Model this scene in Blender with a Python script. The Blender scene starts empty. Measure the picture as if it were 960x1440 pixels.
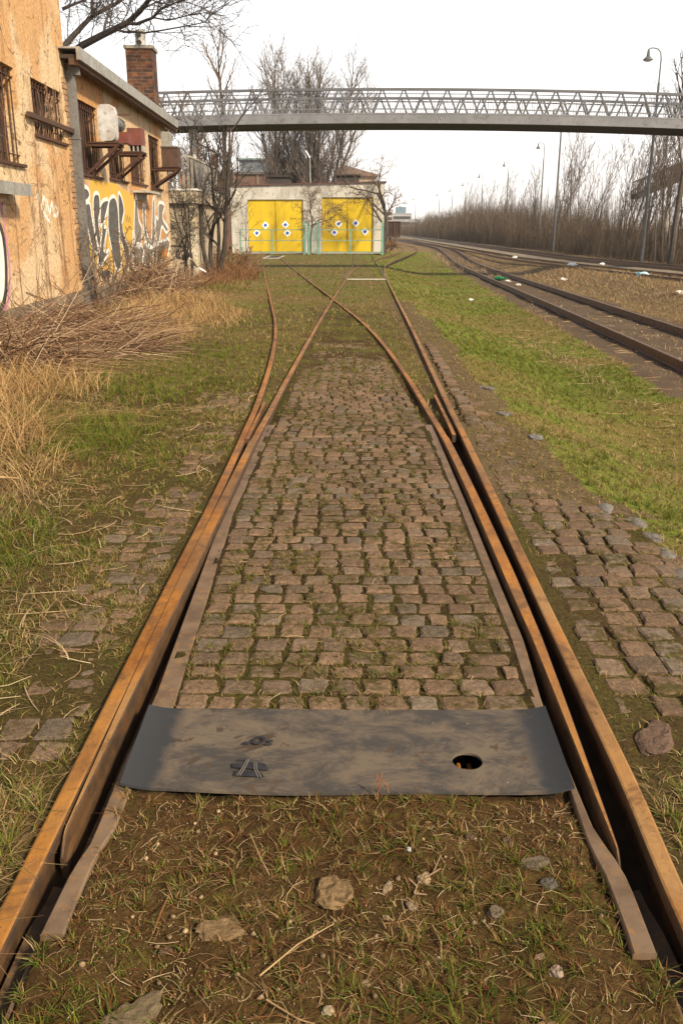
import bpy, math, random
import numpy as np
from mathutils import Vector, Matrix

random.seed(7)
RNG = np.random.default_rng(11)
SC = bpy.context.scene
COL = SC.collection
R = math.radians

# ------------------------------------------------------------------ noise
def _hash(ix, iy, s):
    n = (ix.astype(np.int64) * 374761393 + iy.astype(np.int64) * 668265263 + s * 1442695041) & 0x7fffffff
    n = ((n ^ (n >> 13)) * 1274126177) & 0x7fffffff
    return ((n ^ (n >> 16)) & 0xffff) / 65535.0

def vnoise(x, y, scale, seed=0):
    x = np.asarray(x, float) / scale; y = np.asarray(y, float) / scale
    ix = np.floor(x); iy = np.floor(y)
    fx = x - ix; fy = y - iy
    fx = fx * fx * (3 - 2 * fx); fy = fy * fy * (3 - 2 * fy)
    a = _hash(ix, iy, seed); b = _hash(ix + 1, iy, seed)
    c = _hash(ix, iy + 1, seed); d = _hash(ix + 1, iy + 1, seed)
    return (a * (1 - fx) + b * fx) * (1 - fy) + (c * (1 - fx) + d * fx) * fy

def fbm(x, y, scale, seed=0, octv=3):
    t = 0; a = 1.0; s = 0
    for k in range(octv):
        t = t + a * vnoise(x, y, scale / 2 ** k, seed + 17 * k); s += a; a *= 0.5
    return t / s

def sm(t):
    t = np.clip(t, 0, 1)
    return t * t * (3 - 2 * t)

# ------------------------------------------------------------------ materials
def new_mat(name):
    m = bpy.data.materials.new(name); m.use_nodes = True
    nt = m.node_tree; nt.nodes.clear()
    out = nt.nodes.new('ShaderNodeOutputMaterial')
    b = nt.nodes.new('ShaderNodeBsdfPrincipled')
    nt.links.new(b.outputs[0], out.inputs[0])
    return m, nt, b

def rgba(c): return (c[0], c[1], c[2], 1.0)

def mixrgb(nt, fac, a, b, blend='MIX'):
    n = nt.nodes.new('ShaderNodeMix'); n.data_type = 'RGBA'; n.blend_type = blend
    for sock, v in ((n.inputs[0], fac), (n.inputs[6], a), (n.inputs[7], b)):
        if hasattr(v, 'is_linked'): nt.links.new(v, sock)
        elif isinstance(v, (int, float)): sock.default_value = v
        else: sock.default_value = rgba(v)
    return n.outputs[2]

def noise(nt, scale, detail=4, rough=0.6, vec=None, dist=0.0):
    n = nt.nodes.new('ShaderNodeTexNoise'); n.inputs['Scale'].default_value = scale
    n.inputs['Detail'].default_value = detail; n.inputs['Roughness'].default_value = rough
    n.inputs['Distortion'].default_value = dist
    if vec is not None: nt.links.new(vec, n.inputs['Vector'])
    return n.outputs['Fac']

def ramp(nt, fac, lo, hi):
    n = nt.nodes.new('ShaderNodeMapRange'); n.interpolation_type = 'SMOOTHSTEP'
    n.inputs['From Min'].default_value = lo; n.inputs['From Max'].default_value = hi
    nt.links.new(fac, n.inputs['Value'])
    return n.outputs['Result']

def objvec(nt, sc=(1, 1, 1)):
    t = nt.nodes.new('ShaderNodeTexCoord')
    m = nt.nodes.new('ShaderNodeMapping'); m.inputs['Scale'].default_value = sc
    nt.links.new(t.outputs['Object'], m.inputs['Vector'])
    return m.outputs['Vector']

def bump(nt, b, h, strength=0.3, dist=0.01):
    n = nt.nodes.new('ShaderNodeBump'); n.inputs['Strength'].default_value = strength
    n.inputs['Distance'].default_value = dist
    nt.links.new(h, n.inputs['Height']); nt.links.new(n.outputs[0], b.inputs['Normal'])

def pm(name, c1, c2=None, scale=6, rough=0.8, c3=None, scale3=25, metal=0.0, bmp=0.0, bd=0.01, stretch=(1, 1, 1), lo=0.35, hi=0.65, spec=0.3):
    m, nt, b = new_mat(name)
    b.inputs['Roughness'].default_value = rough; b.inputs['Metallic'].default_value = metal
    b.inputs['Specular IOR Level'].default_value = spec
    v = objvec(nt, stretch)
    if c2 is None: c2 = tuple(x * 0.7 for x in c1)
    f = noise(nt, scale, 5, 0.65, v)
    col = mixrgb(nt, ramp(nt, f, lo, hi), c1, c2)
    f3 = noise(nt, scale3, 4, 0.7, v)
    if c3 is not None: col = mixrgb(nt, ramp(nt, f3, 0.52, 0.68), col, c3)
    nt.links.new(col, b.inputs['Base Color'])
    if bmp: bump(nt, b, f3, bmp, bd)
    return m

def attr_mat(name, rough=0.9, hf=40, amp=0.5, bmp=0.0, bd=0.01, transl=0.0, spec=0.1):
    m, nt, b = new_mat(name)
    a = nt.nodes.new('ShaderNodeAttribute'); a.attribute_name = 'Col'
    col = a.outputs['Color']
    if amp:
        v = objvec(nt)
        f = noise(nt, hf, 6, 0.7, v)
        g = nt.nodes.new('ShaderNodeMapRange'); g.inputs['From Min'].default_value = 0.3; g.inputs['From Max'].default_value = 0.7
        g.inputs['To Min'].default_value = 1 - amp; g.inputs['To Max'].default_value = 1 + amp
        nt.links.new(f, g.inputs['Value'])
        n = nt.nodes.new('ShaderNodeVectorMath'); n.operation = 'SCALE'
        nt.links.new(col, n.inputs[0]); nt.links.new(g.outputs[0], n.inputs['Scale'])
        col = n.outputs[0]
        if bmp: bump(nt, b, f, bmp, bd)
    nt.links.new(col, b.inputs['Base Color'])
    b.inputs['Roughness'].default_value = rough; b.inputs['Specular IOR Level'].default_value = spec
    if transl:
        out = [n for n in nt.nodes if n.type == 'OUTPUT_MATERIAL'][0]
        t = nt.nodes.new('ShaderNodeBsdfTranslucent'); nt.links.new(col, t.inputs['Color'])
        mx = nt.nodes.new('ShaderNodeMixShader'); mx.inputs[0].default_value = transl
        nt.links.new(b.outputs[0], mx.inputs[1]); nt.links.new(t.outputs[0], mx.inputs[2])
        nt.links.new(mx.outputs[0], out.inputs[0])
    return m

# ------------------------------------------------------------------ mesh builder
class MB:
    def __init__(s): s.v = []; s.f = []; s.c = []
    def add(s, vs, fs, col=None):
        o = len(s.v); s.v.extend(vs); s.f.extend([tuple(i + o for i in f) for f in fs])
        if col is not None: s.c.extend([col] * len(vs))
        return s
    def box(s, x0, x1, y0, y1, z0, z1):
        vs = [(x, y, z) for z in (z0, z1) for y in (y0, y1) for x in (x0, x1)]
        s.add(vs, [(0, 2, 3, 1), (4, 5, 7, 6), (0, 1, 5, 4), (2, 6, 7, 3), (0, 4, 6, 2), (1, 3, 7, 5)]); return s
    def bar(s, a, b, w, h=None, up=(0, 0, 1)):
        h = h or w; a = Vector(a); b = Vector(b); d = (b - a).normalized(); u = Vector(up)
        if abs(d.dot(u)) > 0.98: u = Vector((0, 1, 0))
        sd = d.cross(u).normalized() * w / 2; u = sd.cross(d).normalized() * h / 2
        vs = [p + q for p in (a, b) for q in (-sd - u, sd - u, sd + u, -sd + u)]
        s.add([tuple(v) for v in vs], [(3, 2, 1, 0), (4, 5, 6, 7), (0, 1, 5, 4), (1, 2, 6, 5), (2, 3, 7, 6), (3, 0, 4, 7)]); return s
    def tube(s, pts, rad, n=6, cap=True, col=None):
        pts = [Vector(p) for p in pts]; k = len(pts); vs = []; fs = []
        if not hasattr(rad, '__len__'): rad = [rad] * k
        ref = None
        for i, p in enumerate(pts):
            d = (pts[min(i + 1, k - 1)] - pts[max(i - 1, 0)])
            if d.length < 1e-9: d = Vector((0, 0, 1))
            d.normalize()
            if ref is None: ref = Vector((1, 0, 0)) if abs(d.x) < 0.8 else Vector((0, 1, 0))
            u = (ref - d * ref.dot(d)).normalized(); w = d.cross(u); ref = u
            for j in range(n):
                a = 2 * math.pi * j / n
                q = p + (u * math.cos(a) + w * math.sin(a)) * rad[i]
                vs.append((q.x, q.y, q.z))
        for i in range(k - 1):
            for j in range(n):
                a = i * n + j; b = i * n + (j + 1) % n
                fs.append((a, b, b + n, a + n))
        if cap and n > 2:
            fs.append(tuple(range(n - 1, -1, -1))); fs.append(tuple((k - 1) * n + j for j in range(n)))
        s.add(vs, fs, col); return s
    def lathe(s, prof, c=(0, 0, 0), n=16):
        vs = []; fs = []
        for r, z in prof:
            for j in range(n):
                a = 2 * math.pi * j / n; vs.append((c[0] + r * math.cos(a), c[1] + r * math.sin(a), c[2] + z))
        for i in range(len(prof) - 1):
            for j in range(n):
                a = i * n + j; b = i * n + (j + 1) % n; fs.append((a, b, b + n, a + n))
        fs.append(tuple(range(n - 1, -1, -1))); fs.append(tuple((len(prof) - 1) * n + j for j in range(n)))
        s.add(vs, fs); return s
    def prism(s, poly, fn, d0, d1):
        # poly 2D list; fn(u, v, d) -> xyz
        n = len(poly)
        vs = [fn(u, v, d0) for u, v in poly] + [fn(u, v, d1) for u, v in poly]
        fs = [tuple(range(n - 1, -1, -1)), tuple(range(n, 2 * n))] + [(i, (i + 1) % n, (i + 1) % n + n, i + n) for i in range(n)]
        s.add(vs, fs); return s
    def build(s, name, mat, parent=None, smooth=False, loc=None):
        me = bpy.data.meshes.new(name); me.from_pydata(s.v, [], s.f)
        if s.c and len(s.c) == len(s.v):
            at = me.color_attributes.new('Col', 'FLOAT_COLOR', 'POINT')
            at.data.foreach_set('color', np.array([(c[0], c[1], c[2], 1) for c in s.c], np.float32).ravel())
        if smooth: me.polygons.foreach_set('use_smooth', [True] * len(me.polygons))
        me.materials.append(mat); me.update()
        o = bpy.data.objects.new(name, me); COL.objects.link(o)
        if parent is not None: o.parent = parent
        if loc is not None: o.location = loc
        return o

def np_mesh(name, V, Q, mat, colors=None, T=None, parent=None, smooth=False):
    me = bpy.data.meshes.new(name)
    nq = len(Q); ntr = 0 if T is None else len(T)
    me.vertices.add(len(V)); me.vertices.foreach_set('co', np.ascontiguousarray(V, np.float32).ravel())
    nl = nq * 4 + ntr * 3
    me.loops.add(nl); me.polygons.add(nq + ntr)
    li = np.asarray(Q, np.int32).ravel()
    st = np.arange(nq) * 4
    if ntr:
        li = np.concatenate([li, np.asarray(T, np.int32).ravel()]); st = np.concatenate([st, nq * 4 + np.arange(ntr) * 3])
    me.loops.foreach_set('vertex_index', li.astype(np.int32))
    me.polygons.foreach_set('loop_start', st.astype(np.int32))
    if smooth: me.polygons.foreach_set('use_smooth', np.ones(nq + ntr, bool))
    me.update(calc_edges=True)
    if colors is not None:
        c = np.ones((len(V), 4), np.float32); c[:, :3] = colors
        at = me.color_attributes.new('Col', 'FLOAT_COLOR', 'POINT'); at.data.foreach_set('color', c.ravel())
    me.materials.append(mat)
    o = bpy.data.objects.new(name, me); COL.objects.link(o)
    if parent is not None: o.parent = parent
    return o

def tag(o, label=None, cat=None, group=None, kind=None):
    if label: o['label'] = label
    if cat: o['category'] = cat
    if group: o['group'] = group
    if kind: o['kind'] = kind
    return o

def thing(name, label, cat, loc=(0, 0, 0), rz=0, group=None):
    o = bpy.data.objects.new(name, None); COL.objects.link(o); o.location = loc; o.rotation_euler = (0, 0, rz)
    o.empty_display_size = 0.3
    return tag(o, label, cat, group)

def dup(root, loc, rz=0, sc=1, label=None, group=None):
    r = root.copy(); COL.objects.link(r); r.location = loc; r.rotation_euler = (0, 0, rz); r.scale = (sc, sc, sc)
    if label: r['label'] = label
    if group: r['group'] = group
    for ch in list(root.children):
        c = ch.copy(); COL.objects.link(c); c.parent = r
        for g in ch.children:
            d = g.copy(); COL.objects.link(d); d.parent = c
    return r

# ------------------------------------------------------------------ layout functions
def fall(Y):
    Y = np.asarray(Y, float)
    a = -0.0125 * np.clip(Y - 8, 0, 12) ** 2 / 24
    b = -0.0125 * np.clip(Y - 20, 0, 35)
    t = np.clip(Y - 55, 0, 20)
    return a + b - 0.0125 * (t - t * t / 40)

def trk(Y):   # centre of the right hand track
    Y = np.asarray(Y, float)
    x = 5.0 + 0.055 * np.clip(Y, -50, 90)
    t = np.clip(Y - 90, 0, 50)
    x = x + 0.055 * t - 0.055 * t * t / 60
    return x - 0.02 * np.clip(Y - 140, 0, 400)

def edge_r(Y):
    Y = np.asarray(Y, float)
    return 1.58 - 0.28 * sm((Y - 4.6) / 0.9) + 0.02 * np.sin(Y * 3)

def oL(Y):
    Y = np.asarray(Y, float)
    t = np.clip(Y - 4.5, 0, 13)
    return t * t / 260 + 0.1 * np.clip(Y - 17.5, 0, 200)

def rb(Y):   # lateral drift of the right branch
    Y = np.asarray(Y, float)
    pts_y = np.array([0, 30, 40, 50, 60, 70, 80, 90, 100, 110, 120, 135, 150, 200, 300])
    pts_x = np.array([-0.036, 0.504, 0.72, 1.13, 1.85, 2.95, 4.3, 5.6, 6.5, 6.9, 6.9, 6.45, 5.8, 4.2, 2.0])
    i = np.clip(np.searchsorted(pts_y, Y) - 1, 0, len(pts_y) - 2)
    m = np.gradient(pts_x, pts_y)
    h = pts_y[i + 1] - pts_y[i]; t = (Y - pts_y[i]) / h
    return ((2 * t ** 3 - 3 * t ** 2 + 1) * pts_x[i] + (t ** 3 - 2 * t ** 2 + t) * h * m[i]
            + (-2 * t ** 3 + 3 * t ** 2) * pts_x[i + 1] + (t ** 3 - t ** 2) * h * m[i + 1])

HW = 0.0275            # half rail head width
def xLs(Y): return -0.797 - oL(Y)               # left stock rail centre
def xRs(Y): return 0.812 + rb(Y) - 0.014 * sm((2.3 - np.asarray(Y, float)) / 0.6)    # right stock rail centre
def xLc(Y): return rb(Y) + np.interp(Y, [1, 2, 3.2, 6.5, 9.2, 14, 23, 37, 60], [-0.757, -0.757, -0.774, -0.80, -0.80, -0.78, -0.75, -0.69, -0.68])   # left rail of the right branch
def xRc(Y): return np.interp(Y, [1, 1.92, 2.37, 3.18, 4, 6.5, 10], [0.695, 0.70, 0.714, 0.738, 0.746, 0.757, 0.745]) - oL(Y)   # right rail of the left branch

def ground_z(X, Y, detail=True):
    X = np.asarray(X, float); Y = np.asarray(Y, float)
    z = fall(Y)
    tc = trk(Y); e = edge_r(Y)
    k = 1 - sm((Y - 62) / 45)
    d = sm((X - e) / (1.5 + 0.03 * Y)) * (1 - sm((X - tc - 1.7) / 2.6))
    z = z - 0.45 * d * k
    z = z + 0.16 * sm((-X - 1.8) / 2.6) * (1 - sm((Y - 28) / 12))
    z = z + 0.10 * sm((-X - 2.4) / 1.2) * fbm(X, Y, 0.9, 5) * (1 - sm((Y - 20) / 10))
    z = z + 1.2 * sm((X - 21) / 8) * sm((Y - 40) / 20)
    out = np.where(X > 0, np.clip((X - e + 0.1) / 0.4, 0, 1), np.clip((-X - 1.5) / 0.5, 0, 1))
    z = z + (fbm(X, Y, 0.5, 1) - 0.5) * 0.05 * out + (fbm(X, Y, 3.0, 2) - 0.5) * 0.08 * np.clip((np.abs(X) - 1.2) / 2, 0, 1) * np.clip(1.5 - Y / 60, 0, 1)
    if detail:
        z = z + (fbm(X, Y, 0.09, 3) - 0.5) * 0.016
    # lower ground round the rails once the trench has closed
    z = z - 0.03 * sm((Y - 6.8) / 1.0)
    # trenches beside the switch blades
    li = np.where(Y < 1.66, 0.712, 0.665); ri = np.where(Y < 1.62, 0.700, 0.650)
    ins = (X > xLs(Y) - 0.01) & (X < -li) & (Y < 7.15) & (Y > -1)
    ins2 = (X < xRs(Y) + 0.01) & (X > ri) & (Y < 7.15) & (Y > -1)
    near = np.where(Y < 1.9, -0.10, -0.125)
    z = np.where(ins | ins2, near, z)
    # hollow under the steel plate
    pl = (np.abs(X) < 0.6) & (Y > 2.23) & (Y < 2.62)
    z = np.where(pl, -0.075, z)
    cen = (X > -np.where(Y < 1.66, 0.712, 0.665)) & (X < np.where(Y < 1.62, 0.70, 0.65)) & (Y <= 2.23)
    z = np.where(cen, z - 0.004 + (fbm(X, Y, 0.22, 9) - 0.5) * 0.045 + (fbm(X, Y, 0.045, 19, 2) - 0.5) * 0.016, z)
    setz = (np.abs(X) < 0.66) & (Y >= 2.62) & (Y < 24)
    z = np.where(setz, z + 0.003 + 0.010 * sm((Y - 7) / 12) + (fbm(X, Y, 0.8, 13) - 0.5) * 0.03 * sm((Y - 4) / 6), z)
    return z

def gz(x, y): return float(ground_z(np.array([x]), np.array([y]), False)[0])

# zone colours ------------------------------------------------------
def zones(X, Y):
    """albedo of the bare ground, plus grass density (0..1), mean height (m), greenness and dryness"""
    n1 = fbm(X, Y, 1.3, 21); n2 = fbm(X, Y, 0.35, 22); n3 = fbm(X, Y, 4.0, 23)
    soil = np.array([0.058, 0.034, 0.016]); moss = np.array([0.075, 0.070, 0.015]); dry = np.array([0.20, 0.135, 0.06])
    green = np.array([0.10, 0.125, 0.022]); grav = np.array([0.13, 0.095, 0.07]); black = np.array([0.016, 0.012, 0.009])
    N = X.shape
    col = np.zeros(N + (3,)); dens = np.zeros(N); hgt = np.zeros(N) + 0.04; grn = np.zeros(N)
    def put(mask, c, d, h, g):
        col[mask] = c[mask] if c.ndim == col.ndim else c
        dens[mask] = d[mask] if hasattr(d, 'shape') and d.shape == N else d
        hgt[mask] = h[mask] if hasattr(h, 'shape') and h.shape == N else h
        grn[mask] = g[mask] if hasattr(g, 'shape') and g.shape == N else g
    def mix(a, b, t): return a * (1 - t[..., None]) + b * t[..., None]
    tc = trk(Y); e = edge_r(Y)
    allm = np.ones(N, bool)
    # default: rough brown dry ground on the right beyond the track
    put(allm, mix(np.array([0.16, 0.105, 0.062]), np.array([0.20, 0.14, 0.075]), sm((n1 - 0.3) / 0.4)), 0.35 + 0.5 * n1, 0.05 + 0.05 * n3, 0.12 * n3)
    # left verge and middle
    left = X < 1.3
    mm = sm((n2 - 0.35) / 0.3)
    put(left, mix(np.array([0.095, 0.068, 0.03]), np.array([0.115, 0.098, 0.03]), mm), 0.55 + 0.5 * n2, 0.030 + 0.022 * n1, 0.36 + 0.9 * (n1 - 0.5))
    far = left & (Y > 20)
    put(far, mix(np.array([0.135, 0.098, 0.038]), np.array([0.115, 0.115, 0.028]), sm((n1 - 0.35) / 0.3)), 0.7 + 0.3 * n2, 0.035 + 0 * X, 0.40 + 1.0 * (n1 - 0.5))
    lv = (X < -0.84) & (Y < 9)
    put(lv, mix(soil * 1.2, np.array([0.09, 0.07, 0.028]), n2), 1.1 + 0.3 * n2, 0.045 + 0.055 * n1, 0.50 + 2.2 * (n1 - 0.5))
    lb = (X < -0.84) & (X > -1.75 + 0.5 * (n1 - 0.5)) & (Y > 2.2) & (Y < 10)
    put(lb, mix(soil, moss, n2), 0.30 + 0.75 * sm((n2 - 0.40) / 0.2), 0.03 + 0.035 * n1, 0.40 + 1.2 * (n1 - 0.5))
    ls = (X < -0.84) & (X > -1.20 + 0.35 * (n1 - 0.5)) & (Y > 2.4) & (Y < 6.0)
    put(ls, mix(soil * 0.8, moss * 0.9, n2), 0.12 + 0.8 * sm((n2 - 0.45) / 0.15), 0.03 + 0 * X, 0.38 + 1.0 * (n1 - 0.5))
    lw = (X < -3.0) & (Y < 30) & (Y > 7)
    put(lw, mix(np.array([0.12, 0.075, 0.04]), dry * 0.8, n2), 0.5 + 0.3 * n2, 0.06 + 0.05 * n1, 0.2 + 0.9 * (n1 - 0.5))
    # lawn on the slope to the right
    lawn = (X > e - 0.1) & (X < tc - 1.45 + 0.5 * (n1 - 0.5)) & (Y < 95)
    put(lawn, mix(np.array([0.145, 0.125, 0.03]), np.array([0.13, 0.16, 0.022]), sm((n1 - 0.3) / 0.3)), 0.85 + 0.3 * n2, 0.032 + 0.03 * n1, 0.56 + 1.5 * (n1 - 0.5) + 0.6 * (n2 - .5))
    edge = (X > 0.86) & (X < e + 0.35 * n1) & (Y < 22) & (Y > 4.8)
    put(edge, mix(np.array([0.14, 0.10, 0.055]), np.array([0.09, 0.065, 0.03]), n2), 0.45 + 0.6 * n2, 0.026 + 0 * X, 0.22 + 0.5 * (n1 - 0.5))
    rp = (X > 0.83) & (X < e) & (Y > 2.35) & (Y <= 4.9)
    put(rp, mix(soil, moss, n2), 0.12 + 0.45 * sm((n2 - 0.50) / 0.2), 0.026 + 0 * X, 0.35 + 0 * X)
    rn = (X > 0.83) & (X < e + 1) & (Y <= 2.35)
    put(rn, mix(soil, np.array([0.09, 0.07, 0.025]), n2), 0.45 + 0.5 * n2, 0.03 + 0.02 * n1, 0.4 + 0.8 * (n1 - 0.5))
    # right hand track bed
    bed = (np.abs(X - tc) < 1.45 + 0.5 * (n1 - 0.5)) & (Y < 300)
    put(bed, mix(np.array([0.075, 0.05, 0.035]), np.array([0.14, 0.10, 0.07]), n2), 0.16 * sm((n2 - 0.45) / 0.2), 0.05 + 0 * X, 0.15 + 0 * X)
    gb = (X > 13.5) & (X < 15.6) & (Y > 20)
    put(gb, mix(np.array([0.26, 0.22, 0.17]), np.array([0.2, 0.165, 0.12]), n2), 0.05, 0.04, 0.1)
    bb = (X >= 15.6) & (X < 18.7) & (Y > 20)
    put(bb, mix(np.array([0.06, 0.045, 0.035]), np.array([0.10, 0.07, 0.05]), n2), 0.05, 0.04, 0.1)
    th = (X >= 19.6) & (Y > 20)
    put(th, mix(np.array([0.06, 0.045, 0.03]), np.array([0.09, 0.06, 0.035]), n2), 0.2, 0.1, 0.1)
    # centre
    cs = (np.abs(X) < 0.66) & (Y >= 2.62) & (Y < 9)
    put(cs, mix(np.array([0.030, 0.019, 0.007]), np.array([0.048, 0.040, 0.009]), sm((n2 - 0.3) / 0.4)), 0.10 + 0.95 * sm((fbm(X, Y, 0.30, 31) - 0.45) / 0.12), 0.016 + 0.012 * n1, 0.44 + 0.7 * (n1 - 0.5))
    cs2 = (X > xLc(Y) + 0.02) & (X < xRc(Y) - 0.02) & (Y >= 9) & (Y < 22)
    tt = sm((Y - 9) / 9)
    put(cs2, mix(soil, moss * 1.2, sm((n2 - 0.3) / 0.4)), 0.22 + 0.55 * sm((fbm(X, Y, 0.5, 31) - 0.43) / 0.15) + 0.25 * tt, 0.030 + 0.012 * n1, 0.45 + 0.7 * (n1 - 0.5))
    so = (np.abs(X) < 0.66) & (Y < 2.23)
    pn = fbm(X, Y, 0.3, 41)
    put(so, mix(np.array([0.040, 0.020, 0.008]), np.array([0.085, 0.052, 0.018]), n2), 0.45 + 0.75 * sm((pn - 0.42) / 0.18), 0.014 + 0.022 * pn, 0.40 + 1.3 * (pn - 0.5))
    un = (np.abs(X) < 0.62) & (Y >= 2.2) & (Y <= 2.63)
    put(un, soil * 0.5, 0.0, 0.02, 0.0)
    so2 = (X > -0.712) & (X < 0.70) & (Y < 1.64) & (np.abs(X) >= 0.655)
    put(so2, mix(np.array([0.040, 0.020, 0.008]), np.array([0.085, 0.052, 0.018]), n2), 0.9, 0.03 + 0 * X, 0.6 + 0 * X)
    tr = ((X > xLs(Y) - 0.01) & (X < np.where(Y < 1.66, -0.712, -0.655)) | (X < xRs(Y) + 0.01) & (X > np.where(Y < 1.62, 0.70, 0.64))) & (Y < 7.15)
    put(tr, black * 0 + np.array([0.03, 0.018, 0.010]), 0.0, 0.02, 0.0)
    # fresh green growth here and there
    for cx, cy, rx, ry, k in ((-1.75, 4.6, 0.45, 0.55, 0.8), (-1.35, 5.4, 0.3, 0.5, 0.55), (-2.0, 3.9, 0.5, 0.4, 0.6), (-1.85, 7.2, 0.45, 0.6, 0.8), (-2.2, 9.6, 0.6, 0.9, 0.7), (-1.4, 3.0, 0.35, 0.5, 0.3), (-1.2, 1.9, 0.3, 0.5, 0.6),
                              (-2.0, 12.5, 0.7, 1.5, 0.5), (-3.6, 25, 0.8, 1.6, 0.9), (-1.9, 16, 0.6, 2.0, 0.4), (-0.52, 1.45, 0.16, 0.3, 0.45), (0.52, 1.75, 0.12, 0.3, 0.4), (0.25, 1.45, 0.25, 0.2, 0.3), (-0.35, 2.12, 0.25, 0.07, 0.4), (1.1, 1.9, 0.3, 0.5, 0.4)):
        q = np.exp(-((X - cx) / rx) ** 2 - ((Y - cy) / ry) ** 2) * sm((n2 - 0.25) / 0.3)
        grn = grn + k * q; hgt = hgt * (1 + 0.5 * k * q); dens = dens + 0.4 * k * q * (dens > 0.02)
    return col, np.clip(dens, 0, 1.0), hgt, np.clip(grn, 0, 1)
# ================================================================== MATERIALS
M = {}
M['ground'] = attr_mat('ground_soil', 0.95, 55, 0.55, 0.6, 0.02)
_nt = M['ground'].node_tree; _b = [n for n in _nt.nodes if n.type == 'BSDF_PRINCIPLED'][0]; _src = _b.inputs['Base Color'].links[0].from_socket; _v = objvec(_nt)
_c = mixrgb(_nt, ramp(_nt, noise(_nt, 190, 3, 0.6, _v), 0.62, 0.70), _src, (0.21, 0.145, 0.075)); _c = mixrgb(_nt, ramp(_nt, noise(_nt, 120, 4, 0.7, _v), 0.56, 0.68), _c, (0.020, 0.013, 0.006))
_c = mixrgb(_nt, ramp(_nt, noise(_nt, 16, 5, 0.7, _v), 0.56, 0.66), _c, (0.075, 0.062, 0.012)); _nt.links.new(_c, _b.inputs['Base Color'])
M['blade'] = attr_mat('grass_blade', 0.7, 3, 0.0, transl=0.25, spec=0.2)
M['straw'] = attr_mat('straw_blade', 0.75, 3, 0.0, transl=0.15, spec=0.2)
M['sett'] = attr_mat('granite_sett', 0.88, 60, 0.5, 0.7, 0.006, spec=0.2)
_nt = M['sett'].node_tree; _b = [n for n in _nt.nodes if n.type == 'BSDF_PRINCIPLED'][0]; _src = _b.inputs['Base Color'].links[0].from_socket
_v = objvec(_nt); _m1 = ramp(_nt, noise(_nt, 4.5, 3, 0.55, _v), 0.50, 0.60); _m2 = ramp(_nt, noise(_nt, 34, 5, 0.7, _v), 0.42, 0.56)
_mm = _nt.nodes.new('ShaderNodeMath'); _mm.operation = 'MULTIPLY'; _nt.links.new(_m1, _mm.inputs[0]); _nt.links.new(_m2, _mm.inputs[1])
_c = mixrgb(_nt, ramp(_nt, noise(_nt, 140, 4, 0.7, _v), 0.55, 0.72), _src, (0.26, 0.19, 0.13))
_c = mixrgb(_nt, _mm.outputs[0], _c, (0.060, 0.046, 0.012)); _nt.links.new(_c, _b.inputs['Base Color'])
M['stone'] = attr_mat('field_stone', 0.9, 70, 0.4, 0.6, 0.01)
M['twig'] = pm('dry_wood', (0.33, 0.22, 0.13), (0.2, 0.13, 0.08), 8, 0.85)
M['steel'] = pm('brown_steel', (0.175, 0.118, 0.075), (0.105, 0.068, 0.042), 7, 0.62, (0.23, 0.125, 0.05), 30, 0.0, 0.25, 0.004)
M['dark_iron'] = pm('dark_iron', (0.05, 0.035, 0.025), (0.09, 0.05, 0.03), 20, 0.75, (0.14, 0.06, 0.025), 40)
M['white_plastic'] = pm('white_plastic', (0.8, 0.8, 0.8), (0.7, 0.7, 0.68), 5, 0.5)

def rust_mat(name, worn):
    m, nt, b = new_mat(name)
    v = objvec(nt, (1, 0.7, 1))
    f1 = noise(nt, 14, 6, 0.7, v); f2 = noise(nt, 60, 5, 0.7, v); f3 = noise(nt, 2.2, 3, 0.5, v)
    c = mixrgb(nt, ramp(nt, f1, 0.35, 0.65), (0.37, 0.155, 0.016), (0.22, 0.090, 0.018))
    c = mixrgb(nt, ramp(nt, f2, 0.5, 0.7), c, (0.44, 0.205, 0.03))
    # side faces are browner and darker than the running surface
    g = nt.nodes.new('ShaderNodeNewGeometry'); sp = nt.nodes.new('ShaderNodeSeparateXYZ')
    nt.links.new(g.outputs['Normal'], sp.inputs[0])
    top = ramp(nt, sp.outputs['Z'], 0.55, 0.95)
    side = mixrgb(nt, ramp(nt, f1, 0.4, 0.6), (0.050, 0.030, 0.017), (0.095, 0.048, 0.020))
    wc = mixrgb(nt, ramp(nt, f2, 0.4, 0.65), (0.33, 0.205, 0.085), (0.25, 0.15, 0.062))
    wear = nt.nodes.new('ShaderNodeMath'); wear.operation = 'MULTIPLY'
    nt.links.new(ramp(nt, f3, 0.35, 0.62), wear.inputs[0]); wear.inputs[1].default_value = worn
    c = mixrgb(nt, wear.outputs[0], c, wc)
    f5 = noise(nt, 5.0, 6, 0.75, v, 0.8); c = mixrgb(nt, ramp(nt, f5, 0.50, 0.64), c, (0.150, 0.078, 0.028)); f6 = noise(nt, 150, 3, 0.7, v); c = mixrgb(nt, ramp(nt, f6, 0.60, 0.72), c, (0.10, 0.045, 0.018))
    dk = mixrgb(nt, ramp(nt, noise(nt, 1.1, 5, 0.7, v, 0.5), 0.40, 0.66), (1, 1, 1), (0.52, 0.46, 0.42)); c = mixrgb(nt, 1.0, c, dk, 'MULTIPLY'); c = mixrgb(nt, 1.0, c, (1.0, 0.95, 0.90), 'MULTIPLY')
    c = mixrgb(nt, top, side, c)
    nt.links.new(c, b.inputs['Base Color'])
    b.inputs['Roughness'].default_value = 0.62; b.inputs['Specular IOR Level'].default_value = 0.4
    bump(nt, b, f2, 0.35, 0.004)
    return m
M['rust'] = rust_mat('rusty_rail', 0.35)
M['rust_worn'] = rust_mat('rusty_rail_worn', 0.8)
M['bed'] = pm('bed_rust', (0.11, 0.066, 0.036), (0.065, 0.04, 0.024), 9, 0.8, (0.14, 0.075, 0.03), 40, 0, 0.3, 0.004)
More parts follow.
